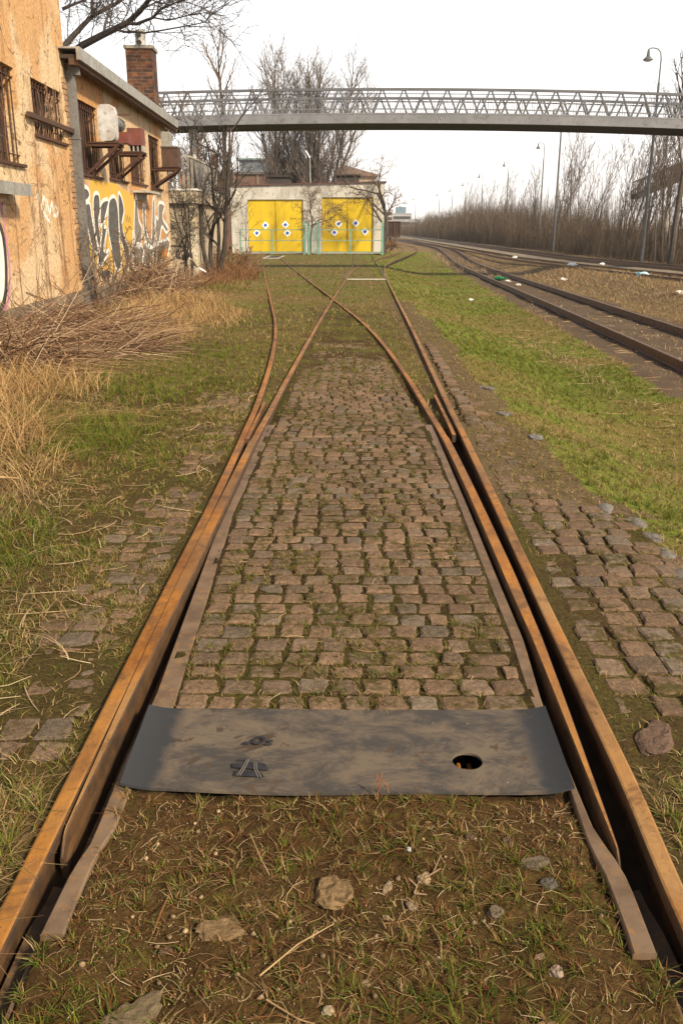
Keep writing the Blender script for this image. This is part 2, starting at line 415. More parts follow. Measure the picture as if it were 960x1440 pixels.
M['foot'] = pm('shaded_foot', (0.028, 0.018, 0.011), (0.04, 0.026, 0.015), 12, 0.95, spec=0.05)  # grimy rail foot, with the trench's shade put into its dark colour
M['rust_dark'] = pm('dark_rail', (0.11, 0.065, 0.04), (0.20, 0.12, 0.075), 9, 0.5, (0.22, 0.11, 0.045), 40, 0.3)

# ================================================================== TERRAIN
def graded(a, b, n, p):  # n values from a to b, spacing growing with power p
    return a + (b - a) * np.linspace(0, 1, n) ** p

ys = np.concatenate([np.arange(-3, 1.0, 0.25), np.arange(1.0, 2.9, 0.018), np.arange(2.9, 8, 0.04), np.arange(8, 16, 0.12),
                     np.arange(16, 40, 0.35), np.arange(40, 120, 1.2), np.arange(120, 420, 8), np.array([450, 550, 700, 950])])
xr = np.concatenate([np.arange(0, 0.6, 0.03), np.arange(0.6, 0.92, 0.0095), np.arange(0.92, 2.2, 0.03), np.arange(2.2, 6, 0.12), np.arange(6, 24, 0.5), np.arange(24, 60, 3), np.array([70, 90, 130, 200, 350, 500, 700, 950])])
xs = np.concatenate([-xr[::-1][:-1], xr])
GX, GY = np.meshgrid(xs, ys)
GZ = ground_z(GX, GY)
gc = zones(GX.ravel(), GY.ravel())[0]
nx, ny = len(xs), len(ys)
ii = np.arange((ny - 1) * (nx - 1)); r_, c_ = ii // (nx - 1), ii % (nx - 1)
Q = np.stack([r_ * nx + c_, r_ * nx + c_ + 1, (r_ + 1) * nx + c_ + 1, (r_ + 1) * nx + c_], 1)
g = np_mesh('ground', np.stack([GX.ravel(), GY.ravel(), GZ.ravel()], 1), Q, M['ground'], gc, smooth=True)
tag(g, kind='structure')

# ================================================================== SETT PAVING
def build_setts():
    V = []; F = []; C = []
    N = 6
    t = np.array([0, 0.09, 0.35, 0.65, 0.91, 1.0])
    uu, vv = np.meshgrid(t, t)
    def one(cx, cy, w, d, z, tilt, rot, seed, rgb):
        rr = np.random.default_rng(seed)
        ax = (uu - 0.5) * w; ay = (vv - 0.5) * d
        # round the plan outline and wobble it
        ex = np.abs(uu - 0.5) * 2; ey = np.abs(vv - 0.5) * 2
        sh = 1 - 0.05 * (ex ** 4) * (ey ** 4)
        q4 = rr.uniform(-1, 1, (2, 2, 2)) * np.array([0.010, 0.005])[:, None, None]
        bl = lambda k: q4[k, 0, 0] * (1 - uu) * (1 - vv) + q4[k, 0, 1] * uu * (1 - vv) + q4[k, 1, 0] * (1 - uu) * vv + q4[k, 1, 1] * uu * vv
        ax = ax * sh + bl(0) + rr.uniform(-1, 1, ax.shape) * np.where(np.maximum(ex, ey) > 0.9, 0.0045, 0.002); ay = ay * sh + bl(1) + rr.uniform(-1, 1, ay.shape) * np.where(np.maximum(ex, ey) > 0.9, 0.0045, 0.002)
        hh = -0.006 * np.maximum(ex, ey) ** 20 - 0.0015 * (ex ** 2 + ey ** 2) * 0.5 + rr.uniform(-1, 1, ax.shape) * 0.0020
        hh = hh + ax * tilt[0] + ay * tilt[1]
        c, s = math.cos(rot), math.sin(rot)
        X = cx + ax * c - ay * s; Y = cy + ax * s + ay * c; Z = z + hh
        o = len(V)
        P = np.stack([X.ravel(), Y.ravel(), Z.ravel()], 1)
        V.extend(P.tolist())
        for i in range(N - 1):
            for j in range(N - 1):
                a = o + i * N + j; F.append((a, a + 1, a + N + 1, a + N))
        ring = [j for j in range(N)] + [i * N + N - 1 for i in range(1, N)] + [(N - 1) * N + j for j in range(N - 2, -1, -1)] + [i * N for i in range(N - 2, 0, -1)]
        b = len(V)
        for k in ring: V.append((P[k][0], P[k][1], P[k][2] - 0.09))
        L = len(ring)
        for k in range(L):
            F.append((o + ring[(k + 1) % L], o + ring[k], b + k, b + (k + 1) % L))
        C.extend([rgb] * (N * N + L))
    rr = random.Random(3)
    def rgb():
        b = rr.uniform(0.62, 1.02); p = rr.random()
        base = (0.170, 0.108, 0.066) if p < 0.55 else ((0.155, 0.106, 0.070) if p < 0.85 else (0.145, 0.110, 0.080))
        return tuple(x * b for x in base)
    seed = 0
    y = 2.655
    while y < 23.5:
        d = rr.uniform(0.106, 0.124)
        yc = y + d / 2
        if yc < 7.2:
            a = float(np.interp(yc, [2.6, 4.9, 7.25], [-0.594, -0.655, -0.615])); b = float(np.interp(yc, [2.6, 3.2, 5.2, 7.25], [0.629, 0.644, 0.648, 0.622]))
        else:
            a = float(xLc(yc)) + 0.085; b = float(xRc(yc)) - 0.085
        x = a + rr.uniform(0.0, 0.012)
        sunk = 0.014 * float(sm(np.array((yc - 7) / 12)))
        first = True
        while x < b - 0.05:
            w = rr.choice([rr.uniform(0.095, 0.12), rr.uniform(0.11, 0.145)])
            if b - (x + w) < 0.07: w = b - x - 0.006
            w = min(w, 0.17)
            seed += 1
            xc = x + w / 2
            one(xc, yc + rr.uniform(-0.003, 0.003), w - 0.016, d - 0.017, float(fall(yc)) - 0.03 * float(sm(np.array((yc - 6.8) / 1.0))) + 0.012 - sunk + rr.uniform(-0.003, 0.003),
                (rr.uniform(-0.03, 0.03), rr.uniform(-0.03, 0.03)), rr.uniform(-0.04, 0.04), seed, rgb())
            x += w
        y += d
    # right verge: a sound patch near the camera, sunken setts further on
    y = 2.50
    while y < 13:
        d = rr.uniform(0.125, 0.15); yc = y + d / 2
        x = float(xRs(yc)) + 0.075 + rr.uniform(0, 0.03)
        lim = float(edge_r(yc)) + (0.0 if yc < 5 else -0.12)
        k = 0
        while x < lim - 0.04:
            w = rr.uniform(0.115, 0.15); seed += 1; k += 1
            n = float(fbm(np.array([x]), np.array([yc]), 0.8, 61)[0])
            sink = 0.0 if yc < 4.95 else 0.028 * n - 0.008 + 0.012 * float(sm(np.array((yc - 6) / 4)))
            if yc < 4.95 and k == 1: sink = 0.006
            if not (yc < 2.66 and k < 3):
                one(x + w / 2, yc + rr.uniform(-0.006, 0.006), w - 0.014, d - 0.015, float(fall(yc)) + 0.012 - sink + rr.uniform(-0.008, 0.006) - 0.05 * max(0, x - lim + 0.2),
                    (rr.uniform(-0.05, 0.03) - 0.02, rr.uniform(-0.04, 0.04)), rr.uniform(-0.05, 0.05), seed, rgb())
            x += w
        y += d
    # left verge, mostly buried
    y = 2.35
    while y < 9:
        d = rr.uniform(0.12, 0.145); yc = y + d / 2
        x = float(xLs(yc)) - 0.07 - rr.uniform(0, 0.03)
        while x > -1.4:
            w = rr.uniform(0.115, 0.15); seed += 1
            n = float(fbm(np.array([x]), np.array([yc]), 0.7, 71)[0]); gd = (x + 0.85) * -0.020
            one(x - w / 2, yc, w - 0.014, d - 0.015, float(fall(yc)) + 0.026 - 0.048 * n - gd * 0.2 - 0.05 * max(0, -1.15 - x) + rr.uniform(-0.006, 0.006) - 0.02 * float(sm(np.array((yc - 6) / 2))),
                (rr.uniform(-0.06, 0.06), rr.uniform(-0.06, 0.06)), rr.uniform(-0.06, 0.06), seed, rgb())
            x -= w
        y += d
    me = bpy.data.meshes.new('sett_paving'); me.from_pydata(V, [], F)
    at = me.color_attributes.new('Col', 'FLOAT_COLOR', 'POINT')
    at.data.foreach_set('color', np.array([c + (1,) for c in C], np.float32).ravel())
    me.materials.append(M['sett'])
    o = bpy.data.objects.new('sett_paving', me); COL.objects.link(o); tag(o, kind='structure')
build_setts()

# ================================================================== RAILS
def rail_profile(hw=HW, h=0.14):
    t = hw
    half = [(0.0, 0.0), (t - 0.009, 0.0), (t - 0.003, -0.0025), (t, -0.009), (t, -0.036), (0.009, -0.047), (0.009, -h + 0.025), (0.058, -h + 0.010), (0.058, -h)]
    return half + [(-a, b) for a, b in reversed(half[1:])]

def sweep(name, path, prof, mat, parent=None, widths=None, foot=None):
    """path: list of (x, y, ztop); the profile's first coordinate runs across the path"""
    P = [Vector(p) for p in path]; k = len(P); n = len(prof); V = []; F = []
    for i, p in enumerate(P):
        d = P[min(i + 1, k - 1)] - P[max(i - 1, 0)]; d.z = 0; d.normalize()
        s = Vector((d.y, -d.x, 0)); w = 1 if widths is None else widths[i]
        for a, b in prof:
            q = p + s * (a * w); V.append((q.x, q.y, q.z + b))
    for i in range(k - 1):
        for j in range(n):
            a = i * n + j; b = i * n + (j + 1) % n
            F.append((a, a + n, b + n, b))
    F.append(tuple(range(n))); F.append(tuple((k - 1) * n + j for j in range(n - 1, -1, -1)))
    m = MB(); m.add(V, F); o = m.build(name, mat, parent)
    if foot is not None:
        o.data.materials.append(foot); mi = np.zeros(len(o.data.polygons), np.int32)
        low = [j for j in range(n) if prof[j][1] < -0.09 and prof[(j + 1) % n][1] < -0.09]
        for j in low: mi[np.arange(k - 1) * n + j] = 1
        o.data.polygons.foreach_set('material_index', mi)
    return o

def ypath(fn, y0, y1, dz, step=None, zf=None):
    Y = [y0]
    while Y[-1] < y1: Y.append(min(y1, Y[-1] + (0.12 if Y[-1] < 8 else 0.5 if Y[-1] < 40 else 1.5)))
    Y = np.array(Y); X = fn(Y)
    X = X + (vnoise(Y, Y * 0, 1.7, 91) - 0.5) * 0.004
    Z = fall(Y) + dz - 0.03 * sm((Y - 6.8) / 1.0) * 0.5 + (vnoise(Y, Y * 0, 5, 92) - 0.5) * 0.012
    return [(float(a), float(b), float(c)) for a, b, c in zip(X, Y, Z)]

PR = rail_profile()
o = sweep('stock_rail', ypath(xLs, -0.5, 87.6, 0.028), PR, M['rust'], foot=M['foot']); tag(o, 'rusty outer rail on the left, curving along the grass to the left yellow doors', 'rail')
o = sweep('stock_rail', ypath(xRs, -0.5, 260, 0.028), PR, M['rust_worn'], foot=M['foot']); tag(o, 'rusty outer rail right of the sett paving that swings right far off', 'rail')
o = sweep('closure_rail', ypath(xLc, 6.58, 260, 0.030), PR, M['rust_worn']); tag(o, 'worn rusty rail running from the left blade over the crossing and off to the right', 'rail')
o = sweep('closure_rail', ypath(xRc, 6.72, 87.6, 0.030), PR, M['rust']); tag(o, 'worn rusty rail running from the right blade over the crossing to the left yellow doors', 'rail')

def blade(name, fn, y0, y1, side, label):
    Y = np.concatenate([np.linspace(y0, y0 + 0.06, 5), np.arange(y0 + 0.1, y1, 0.1), [y1]])
    V = []; F = []
    for y in Y:
        t = (y - y0)
        w = 0.004 + (HW - 0.002) * min(1, t / 1.9) ** 0.8          # half width of the top
        nose = 0.012 * (1 - min(1, t / 0.06)) ** 2
        drop = 0.05 * (1 - min(1, t / 0.06)) ** 2 + 0.010 * (1 - min(1, t / 0.9)) 
        x = float(fn(y)); z = 0.033 - drop + float(fall(y))
        zb = -0.118
        tr, tl = w, w
        rows = [(-tl, z - 0.006), (-tl + 0.004, z), (tr - 0.004, z), (tr, z - 0.006), (tr + 0.002, z - 0.045),
                (tr * 0.5 + 0.012, z - 0.06), (tr * 0.5 + 0.016, zb + 0.02), (0.05 if side > 0 else tr + 0.02, zb), (-0.05 if side < 0 else -tl - 0.004, zb),
                (-tl * 0.5 - (0.016 if side < 0 else 0.0), zb + 0.02), (-tl * 0.5 - (0.012 if side < 0 else 0.0), z - 0.06), (-tl - 0.002 * (side < 0), z - 0.045)]
        V += [(x + a, y, b) for a, b in rows]
    n = 12
    for i in range(len(Y) - 1):
        for j in range(n):
            a = i * n + j; b = i * n + (j + 1) % n; F.append((a, a + n, b + n, b))
    F.append(tuple(range(n))); F.append(tuple((len(Y) - 1) * n + j for j in range(n - 1, -1, -1)))
    m = MB(); m.add(V, F)
    o = m.build(name, M['rust_worn'] if side > 0 else M['rust'])
    tag(o, label, 'switch blade'); return o
blade('switch_rail', xLc, 1.96, 6.57, 1, 'tapered rusty switch blade lying almost against the left outer rail')
blade('switch_rail', xRc, 1.90, 6.70, -1, 'tapered rusty switch blade standing open with a wide black gap to the right outer rail')

def strip(name, pts_in, pts_out, label):
    # pts: (x, y) along both edges, sampled at common y
    ysm = np.linspace(max(pts_in[0][1], pts_out[0][1]), min(pts_in[-1][1], pts_out[-1][1]), 90)
    a = np.interp(ysm, [p[1] for p in pts_in], [p[0] for p in pts_in]); b = np.interp(ysm, [p[1] for p in pts_out], [p[0] for p in pts_out])
    lo, hi = np.minimum(a, b), np.maximum(a, b)
    V = []; F = []
    for y, l, h in zip(ysm, lo, hi):
        z = 0.006 + float(fall(y)) + (float(vnoise(np.array(y), np.array(0.), 0.8, 5)) - 0.5) * 0.006
        V += [(l, y, z - 0.035), (l, y, z - 0.004), (l + 0.004, y, z), (h - 0.004, y, z), (h, y, z - 0.004), (h, y, z - 0.035)]
    n = 6
    for i in range(len(ysm) - 1):
        for j in range(n):
            p = i * n + j; q = i * n + (j + 1) % n; F.append((p, p + n, q + n, q))
    F.append(tuple(range(n))); F.append(tuple((len(ysm) - 1) * n + j for j in range(n - 1, -1, -1)))
    m = MB(); m.add(V, F); o = m.build(name, M['steel']); tag(o, label, 'steel strip'); return o
strip('guide_strip', [(-0.656, 1.656), (-0.655, 1.90), (-0.650, 1.952), (-0.634, 2.03), (-0.630, 2.10), (-0.632, 2.2), (-0.594, 2.69), (-0.657, 4.88), (-0.617, 7.25)],
      [(-0.711, 1.655), (-0.703, 1.85), (-0.697, 1.90), (-0.684, 1.97), (-0.682, 2.05), (-0.684, 2.25), (-0.672, 2.78), (-0.708, 4.39), (-0.687, 7.25)],
      'flat cranked steel strip along the inner side of the left blade')
strip('guide_strip', [(0.642, 1.61), (0.647, 1.69), (0.648, 1.87), (0.638, 1.96), (0.637, 2.0), (0.643, 2.23), (0.629, 2.79), (0.645, 3.22), (0.648, 5.18), (0.625, 7.27)],
      [(0.696, 1.61), (0.702, 1.83), (0.698, 1.90), (0.681, 1.98), (0.668, 2.05), (0.666, 2.23), (0.666, 2.72), (0.694, 3.22), (0.697, 5.1), (0.696, 7.27)],
      'flat cranked steel strip along the inner side of the right blade')
# steel bed between the rail and the strip nearest the camera
for x0, x1, lab in ((-0.772, -0.716, 'rusty steel bed plate beside the left outer rail at the bottom edge'), (0.704, 0.762, 'rusty steel bed plate beside the right outer rail at the bottom edge')):
    m = MB(); n_ = 24
    ysb = np.linspace(0.6, 1.92, n_)
    V = []; F = []
    for y in ysb:
        a0 = x0 if x0 < 0 else x0; z = -0.058 - 0.03 * float(sm(np.array((y - 1.7) / 0.2)))
        V += [(x0, y, z - (0.012 if x0 > 0 else 0)), (x1, y, z - (0.012 if x0 < 0 else 0)), (x1, y, -0.13), (x0, y, -0.13)]
    for i in range(n_ - 1):
        for j in range(4):
            p = i * 4 + j; q = i * 4 + (j + 1) % 4; F.append((p, q, q + 4, p + 4))
    F.append((3, 2, 1, 0)); F.append(tuple(n_ * 4 - 4 + j for j in range(4))); m.add(V, F)
    root = m.build('bed_plate', M['bed']); tag(root, lab, 'steel plate')
    e0 = x1 if x0 < 0 else x0
    m = MB(); m.box(e0 - 0.004, e0 + 0.006, 0.6, 1.64, -0.13, -0.022) if x0 < 0 else m.box(e0 - 0.006, e0 + 0.004, 0.6, 1.60, -0.13, -0.022); m.build('rib', M['steel'], root)
# slide chairs carrying the blades
def chairs(x, label, ys_):
    for y in ys_:
        m = MB(); m.box(-0.075, 0.075, -0.06, 0.06, -0.130, -0.1185); m.box(-0.012, 0.012, -0.03, 0.03, -0.1185, -0.108)
        o = m.build('slide_plate', M['dark_iron'], loc=(x, y, 0)); tag(o, label, 'slide plate', 'slide plates under the blades')
chairs(-0.715, 'dark iron slide plate in the slot under the left blade', [2.0, 2.6, 3.3, 4.1, 5.0, 6.0])
chairs(0.745, 'dark iron slide plate in the slot under the right blade', [2.0, 2.6, 3.3, 4.1, 5.0, 6.0])

# filler wedges seen behind the blade heels
for sx, lab in ((-1, 'narrow rusty filler rail between the left blade heel and the left outer rail'), (1, 'narrow rusty filler rail between the right blade heel and the right outer rail')):
    if sx < 0: P = [(-0.772, 6.6, 0.006), (-0.775, 7.3, 0.0), (-0.782, 8.2, -0.012)]
    else: P = [(0.815, 6.75, 0.006), (0.825, 7.4, 0.0), (0.835, 8.6, -0.012)]
    m = MB(); m.bar(P[0], P[1], 0.028, 0.06); m.bar((P[1][0], P[1][1] + 0.002, P[1][2] - .001), P[2], 0.026, 0.06)
    tag(m.build('filler_rail', M['rust']), lab, 'rail')

# tie bar
y = 34.0
m = MB(); m.bar((float(xLc(y)) + 0.05, y, float(fall(y)) + 0.012), (float(xRs(y)) - 0.05, y, float(fall(y)) + 0.012), 0.12, 0.035)
tag(m.build('tie_bar', pm('bare_steel', (0.55, 0.52, 0.46), (0.4, 0.37, 0.32), 10, 0.6)), 'pale steel bar lying straight across the track beyond the crossing', 'tie bar')
# half buried rails to the right shed doors
def lerp_path(pts, dz):
    Y = np.arange(pts[0][1], pts[-1][1], 1.0); X = np.interp(Y, [p[1] for p in pts], [p[0] for p in pts])
    return [(float(a), float(b), float(fall(b)) - 0.015 + dz) for a, b in zip(X, Y)]
o = sweep('buried_rail', lerp_path([(-0.2, 35.0), (0.22, 53), (0.45, 86)], 0.02), PR, M['rust_dark']); tag(o, 'half buried dark rail branching off towards the right yellow doors, nearer its left edge', 'rail')
o = sweep('buried_rail', lerp_path([(1.40, 35.5), (1.75, 60), (2.0, 86)], 0.02), PR, M['rust_dark']); tag(o, 'half buried dark rail leading to the right post of the green fence', 'rail')

# right hand tracks: their heads stand clear of the ground
def track_rail(fn, y0, y1, dz, mat, label):
    Y = np.concatenate([np.arange(y0, 40, 1.0), np.arange(40, y1, 3.0)]); X = fn(Y); Z = ground_z(trk(Y) if dz is None else X, Y, False)
    if dz is None:
        k = 1 - sm((Y - 62) / 45); Z = fall(Y) - 0.45 * k + 0.14
    else: Z = fall(Y) + dz
    Z = Z + (vnoise(Y, Y * 0, 9, 12) - 0.5) * 0.03
    o = sweep('rail', [(float(a), float(b), float(c)) for a, b, c in zip(X, Y, Z)], rail_profile(0.034, 0.15), mat); tag(o, label, 'rail')
track_rail(lambda Y: trk(Y) - 0.752, 4, 330, None, M['rust_dark'], 'bright-topped rail along the lower edge of the green lawn slope')
track_rail(lambda Y: trk(Y) + 0.752, 4, 330, None, M['rust_dark'], 'bright-topped rail on the far side of the littered right track bed')
track_rail(lambda Y: 11.8 + 0 * Y, 18, 200, 0.09, M['rust_dark'], 'overgrown dark rail in the dry grass, nearest of the far rails')
track_rail(lambda Y: 13.3 + 0 * Y, 20, 200, 0.10, M['rust_dark'], 'overgrown dark rail along the near edge of the pale gravel path')
track_rail(lambda Y: 16.0 + 0 * Y, 24, 330, 0.13, M['rust_dark'], 'dark rail along the far edge of the pale gravel path')
track_rail(lambda Y: 17.5 + 0 * Y, 24, 330, 0.13, M['rust_dark'], 'dark rail closest to the foot of the thicket')

# ================================================================== STEEL PLATE WITH HOLE
def build_plate():
    root = thing('cover_plate', 'flat grey steel plate with a round hole lying across the switch', 'steel plate', (0, 2.42, 0.012))
    m, nt, b = new_mat('plate_steel')
    v = objvec(nt)
    v2 = objvec(nt, (0.7, 1.2, 1)); f1 = noise(nt, 5.5, 9, 0.80, v2, 0.4); f2 = noise(nt, 55, 6, 0.8, v); f3 = noise(nt, 2.1, 5, 0.6, v, 1.2)
    c = mixrgb(nt, ramp(nt, f1, 0.40, 0.60), (0.052, 0.047, 0.044), (0.135, 0.105, 0.076))
    c = mixrgb(nt, ramp(nt, f2, 0.62, 0.75), c, (0.19, 0.15, 0.11))
    c = mixrgb(nt, ramp(nt, f3, 0.60, 0.62), c, (0.062, 0.046, 0.034))
    f4 = noise(nt, 42, 2, 0.5, v); c = mixrgb(nt, ramp(nt, f4, 0.74, 0.78), c, (0.26, 0.22, 0.17))
    px_ = nt.nodes.new('ShaderNodeSeparateXYZ'); nt.links.new(objvec(nt), px_.inputs[0]); ab = nt.nodes.new('ShaderNodeMath'); ab.operation = 'ABSOLUTE'; nt.links.new(px_.outputs['X'], ab.inputs[0])
    aw = nt.nodes.new('ShaderNodeMath'); aw.operation = 'MULTIPLY_ADD'; nt.links.new(f1, aw.inputs[0]); aw.inputs[1].default_value = 0.22; nt.links.new(ab.outputs[0], aw.inputs[2])
    c = mixrgb(nt, ramp(nt, aw.outputs[0], 0.655, 0.70), c, (0.036, 0.038, 0.042))
    f7 = noise(nt, 12, 6, 0.7, v, 0.6); c = mixrgb(nt, ramp(nt, f7, 0.60, 0.66), c, (0.075, 0.050, 0.030))
    nt.links.new(c, b.inputs['Base Color']); b.inputs['Metallic'].default_value = 0.0
    rg = nt.nodes.new('ShaderNodeMapRange'); rg.inputs['To Min'].default_value = 0.5; rg.inputs['To Max'].default_value = 0.78
    nt.links.new(f1, rg.inputs['Value']); nt.links.new(rg.outputs[0], b.inputs['Roughness'])
    b.inputs['Specular IOR Level'].default_value = 0.18
    bump(nt, b, f2, 0.15, 0.003)
    hx, hy, hr = 0.363, -0.068, 0.046
    nxp, nyp = 132, 50
    us = np.linspace(-1, 1, nxp); vs_ = np.linspace(0, 1, nyp)
    V = []; idx = {}
    def pos(u, v):
        yf = -0.235 + 0.020 * u * u * (1 if u < 0 else 0.8) + 0.002 * math.sin(u * 5); yb = 0.238 - 0.003 * math.sin(u * 4 + 1)
        hw = 0.655 + 0.012 * v
        x = u * hw - 0.004; y = yf + (yb - yf) * v
        e = max(0, abs(u) - 0.86) / 0.14
        z = 0.016 * e ** 2 + 0.0015 * math.sin(u * 6 + v * 2) * (1 - v) + 0.004 * (1 - v)
        return x, y, z
    P = np.array([[pos(u, v) for u in us] for v in vs_])
    dx = P[..., 0] - hx; dy = P[..., 1] - hy; dd = np.hypot(dx, dy)
    keep = np.ones((nyp - 1, nxp - 1), bool)
    inside = dd < hr
    for j in range(nyp - 1):
        for i in range(nxp - 1):
            if inside[j, i] and inside[j + 1, i] and inside[j, i + 1] and inside[j + 1, i + 1]: keep[j, i] = False
    # snap inner vertices on to the circle
    P[..., 0] = np.where(inside, hx + dx / np.maximum(dd, 1e-6) * hr, P[..., 0]); P[..., 1] = np.where(inside, hy + dy / np.maximum(dd, 1e-6) * hr, P[..., 1])
    th = 0.008
    top = P.reshape(-1, 3); bot = top - np.array([0, 0, th]); n = len(top)
    F = []; edges = {}
    for j in range(nyp - 1):
        for i in range(nxp - 1):
            if not keep[j, i]: continue
            q = (j * nxp + i, j * nxp + i + 1, (j + 1) * nxp + i + 1, (j + 1) * nxp + i)
            F.append(q); F.append(tuple(k + n for k in reversed(q)))
            for k in range(4):
                e = (q[k], q[(k + 1) % 4])
                if (e[1], e[0]) in edges: del edges[(e[1], e[0])]
                else: edges[e] = 1
    for a, bb in edges: F.append((bb, a, a + n, bb + n))
    mb = MB(); mb.add([tuple(p) for p in np.concatenate([top, bot])], F)
    mb.build('sheet', m, root)
    # pressed mark: a 0 between short bars
    ink = pm('mark_black', (0.016, 0.016, 0.02), (0.03, 0.03, 0.034), 30, 0.7)
    lite = pm('mark_worn', (0.16, 0.14, 0.12), (0.11, 0.10, 0.09), 30, 0.7)
    Z = lambda x, y: 0.0075
    def flat(poly, z, h=0.0015): q = MB(); q.prism(poly, lambda u, v, d: (u, v, d), z, z + h); return q
    q = MB(); nseg = 24; cx, cy = -0.281, 0.030
    vs2 = []; fs2 = []
    for k in range(nseg):
        a = 2 * math.pi * k / nseg
        for rx, ry in ((0.021, 0.024), (0.011, 0.014)):
            X_ = rx * math.cos(a) + 0.12 * ry * math.sin(a); Y_ = ry * math.sin(a)
            vs2.append((cx + X_, cy + Y_, 0.0104))
    for k in range(nseg):
        k2 = (k + 1) % nseg; fs2.append((2 * k, 2 * k2, 2 * k2 + 1, 2 * k + 1))
    q.add(vs2, fs2)
    for x0, x1, y0, y1 in ((-0.328, -0.308, 0.010, 0.022), (-0.252, -0.236, 0.022, 0.034), (-0.258, -0.238, 0.004, 0.014)):
        q.box(x0, x1, y0, y1, 0.0085, 0.0098)
    q.build('zero_mark', ink, root)
    q = MB()
    for poly in ([(-0.345, -0.118), (-0.235, -0.132), (-0.250, -0.098), (-0.300, -0.090), (-0.350, -0.098)], [(-0.335, -0.160), (-0.245, -0.166), (-0.262, -0.138), (-0.335, -0.134)], [(-0.335, -0.084), (-0.298, -0.078), (-0.302, -0.068), (-0.328, -0.072)]):
        q.prism(poly, lambda u, v, d: (u, v, d), 0.0085, 0.0098)
    mk = q.build('track_mark', ink, root)
    q = MB()
    for pts in ([(-0.306, -0.075), (-0.312, -0.11), (-0.326, -0.16)], [(-0.300, -0.075), (-0.305, -0.11), (-0.318, -0.16)], [(-0.282, -0.092), (-0.278, -0.13), (-0.264, -0.168)], [(-0.276, -0.092), (-0.271, -0.13), (-0.255, -0.168)]):
        for a, bb in zip(pts[:-1], pts[1:]): q.bar((a[0], a[1], 0.0102), (bb[0], bb[1], 0.0102), 0.0028, 0.0012)
    q.build('track_line', lite, mk)
    return root
build_plate()
m = MB()
for x in (0.345, 0.378): m.tube([(x, 2.28, -0.045), (x, 2.42, -0.045)], 0.008, 8)
m.box(0.31, 0.42, 2.365, 2.377, -0.075, -0.03)
tag(m.build('pull_rod', M['rust']), 'pair of rusty rods seen through the round hole in the plate', 'rod')
# ================================================================== GRASS
def blades_mesh(name, P, h, w, az, lean, col, K, mat, curl=None):
    n = len(P)
    d = np.stack([np.cos(az), np.sin(az), np.zeros(n)], 1); s = np.stack([-np.sin(az), np.cos(az), np.zeros(n)], 1)
    V = np.zeros((n, (K + 1) * 2, 3), np.float32); C = np.zeros((n, (K + 1) * 2, 3), np.float32)
    for k in range(K + 1):
        t = k / K
        hor = lean * h * (0.35 * t + 0.65 * t * t); ver = h * (t - 0.42 * np.clip(lean, 0, 1.6) * t * t)
        c = P + d * hor[:, None] + np.array([0, 0, 1.0]) * ver[:, None]
        if curl is not None: c = c + s * (curl * h * t * t)[:, None]
        ww = w * (1 - 0.85 * t ** 1.5) * 0.5
        V[:, 2 * k] = c - s * ww[:, None]; V[:, 2 * k + 1] = c + s * ww[:, None]
        C[:, 2 * k] = col; C[:, 2 * k + 1] = col
    base = (np.arange(n) * (K + 1) * 2)[:, None]
    Q = np.concatenate([base + np.array([[2 * k, 2 * k + 1, 2 * k + 3, 2 * k + 2]]) for k in range(K)], 0)
    return np_mesh(name, V.reshape(-1, 3), Q, mat, C.reshape(-1, 3))

def free_of_rails(X, Y):
    ok = np.ones(len(X), bool)
    for fn in (xLs, xRs): ok &= np.abs(X - fn(Y)) > 0.05
    far = Y > 6.5
    for fn in (xLc, xRc): ok &= ~far | (np.abs(X - fn(Y)) > 0.05)
    for off in (-0.752, 0.752): ok &= np.abs(X - trk(Y) - off) > 0.07
    slot = ((X > xLs(Y)) & (X < -0.60) | (X < xRs(Y)) & (X > 0.61)) & (Y > 2.23) & (Y < 7.2)
    slot |= ((X > xLs(Y)) & (X < np.where(Y < 1.64, -0.718, -0.655)) | (X < xRs(Y)) & (X > np.where(Y < 1.60, 0.708, 0.65))) & (Y < 2.3)
    slot |= (np.abs(X) < 0.66) & (Y > 2.19) & (Y < 2.655)
    # walls on the left
    ok &= X > -4.35 - 0.03 * Y
    return ok & ~slot

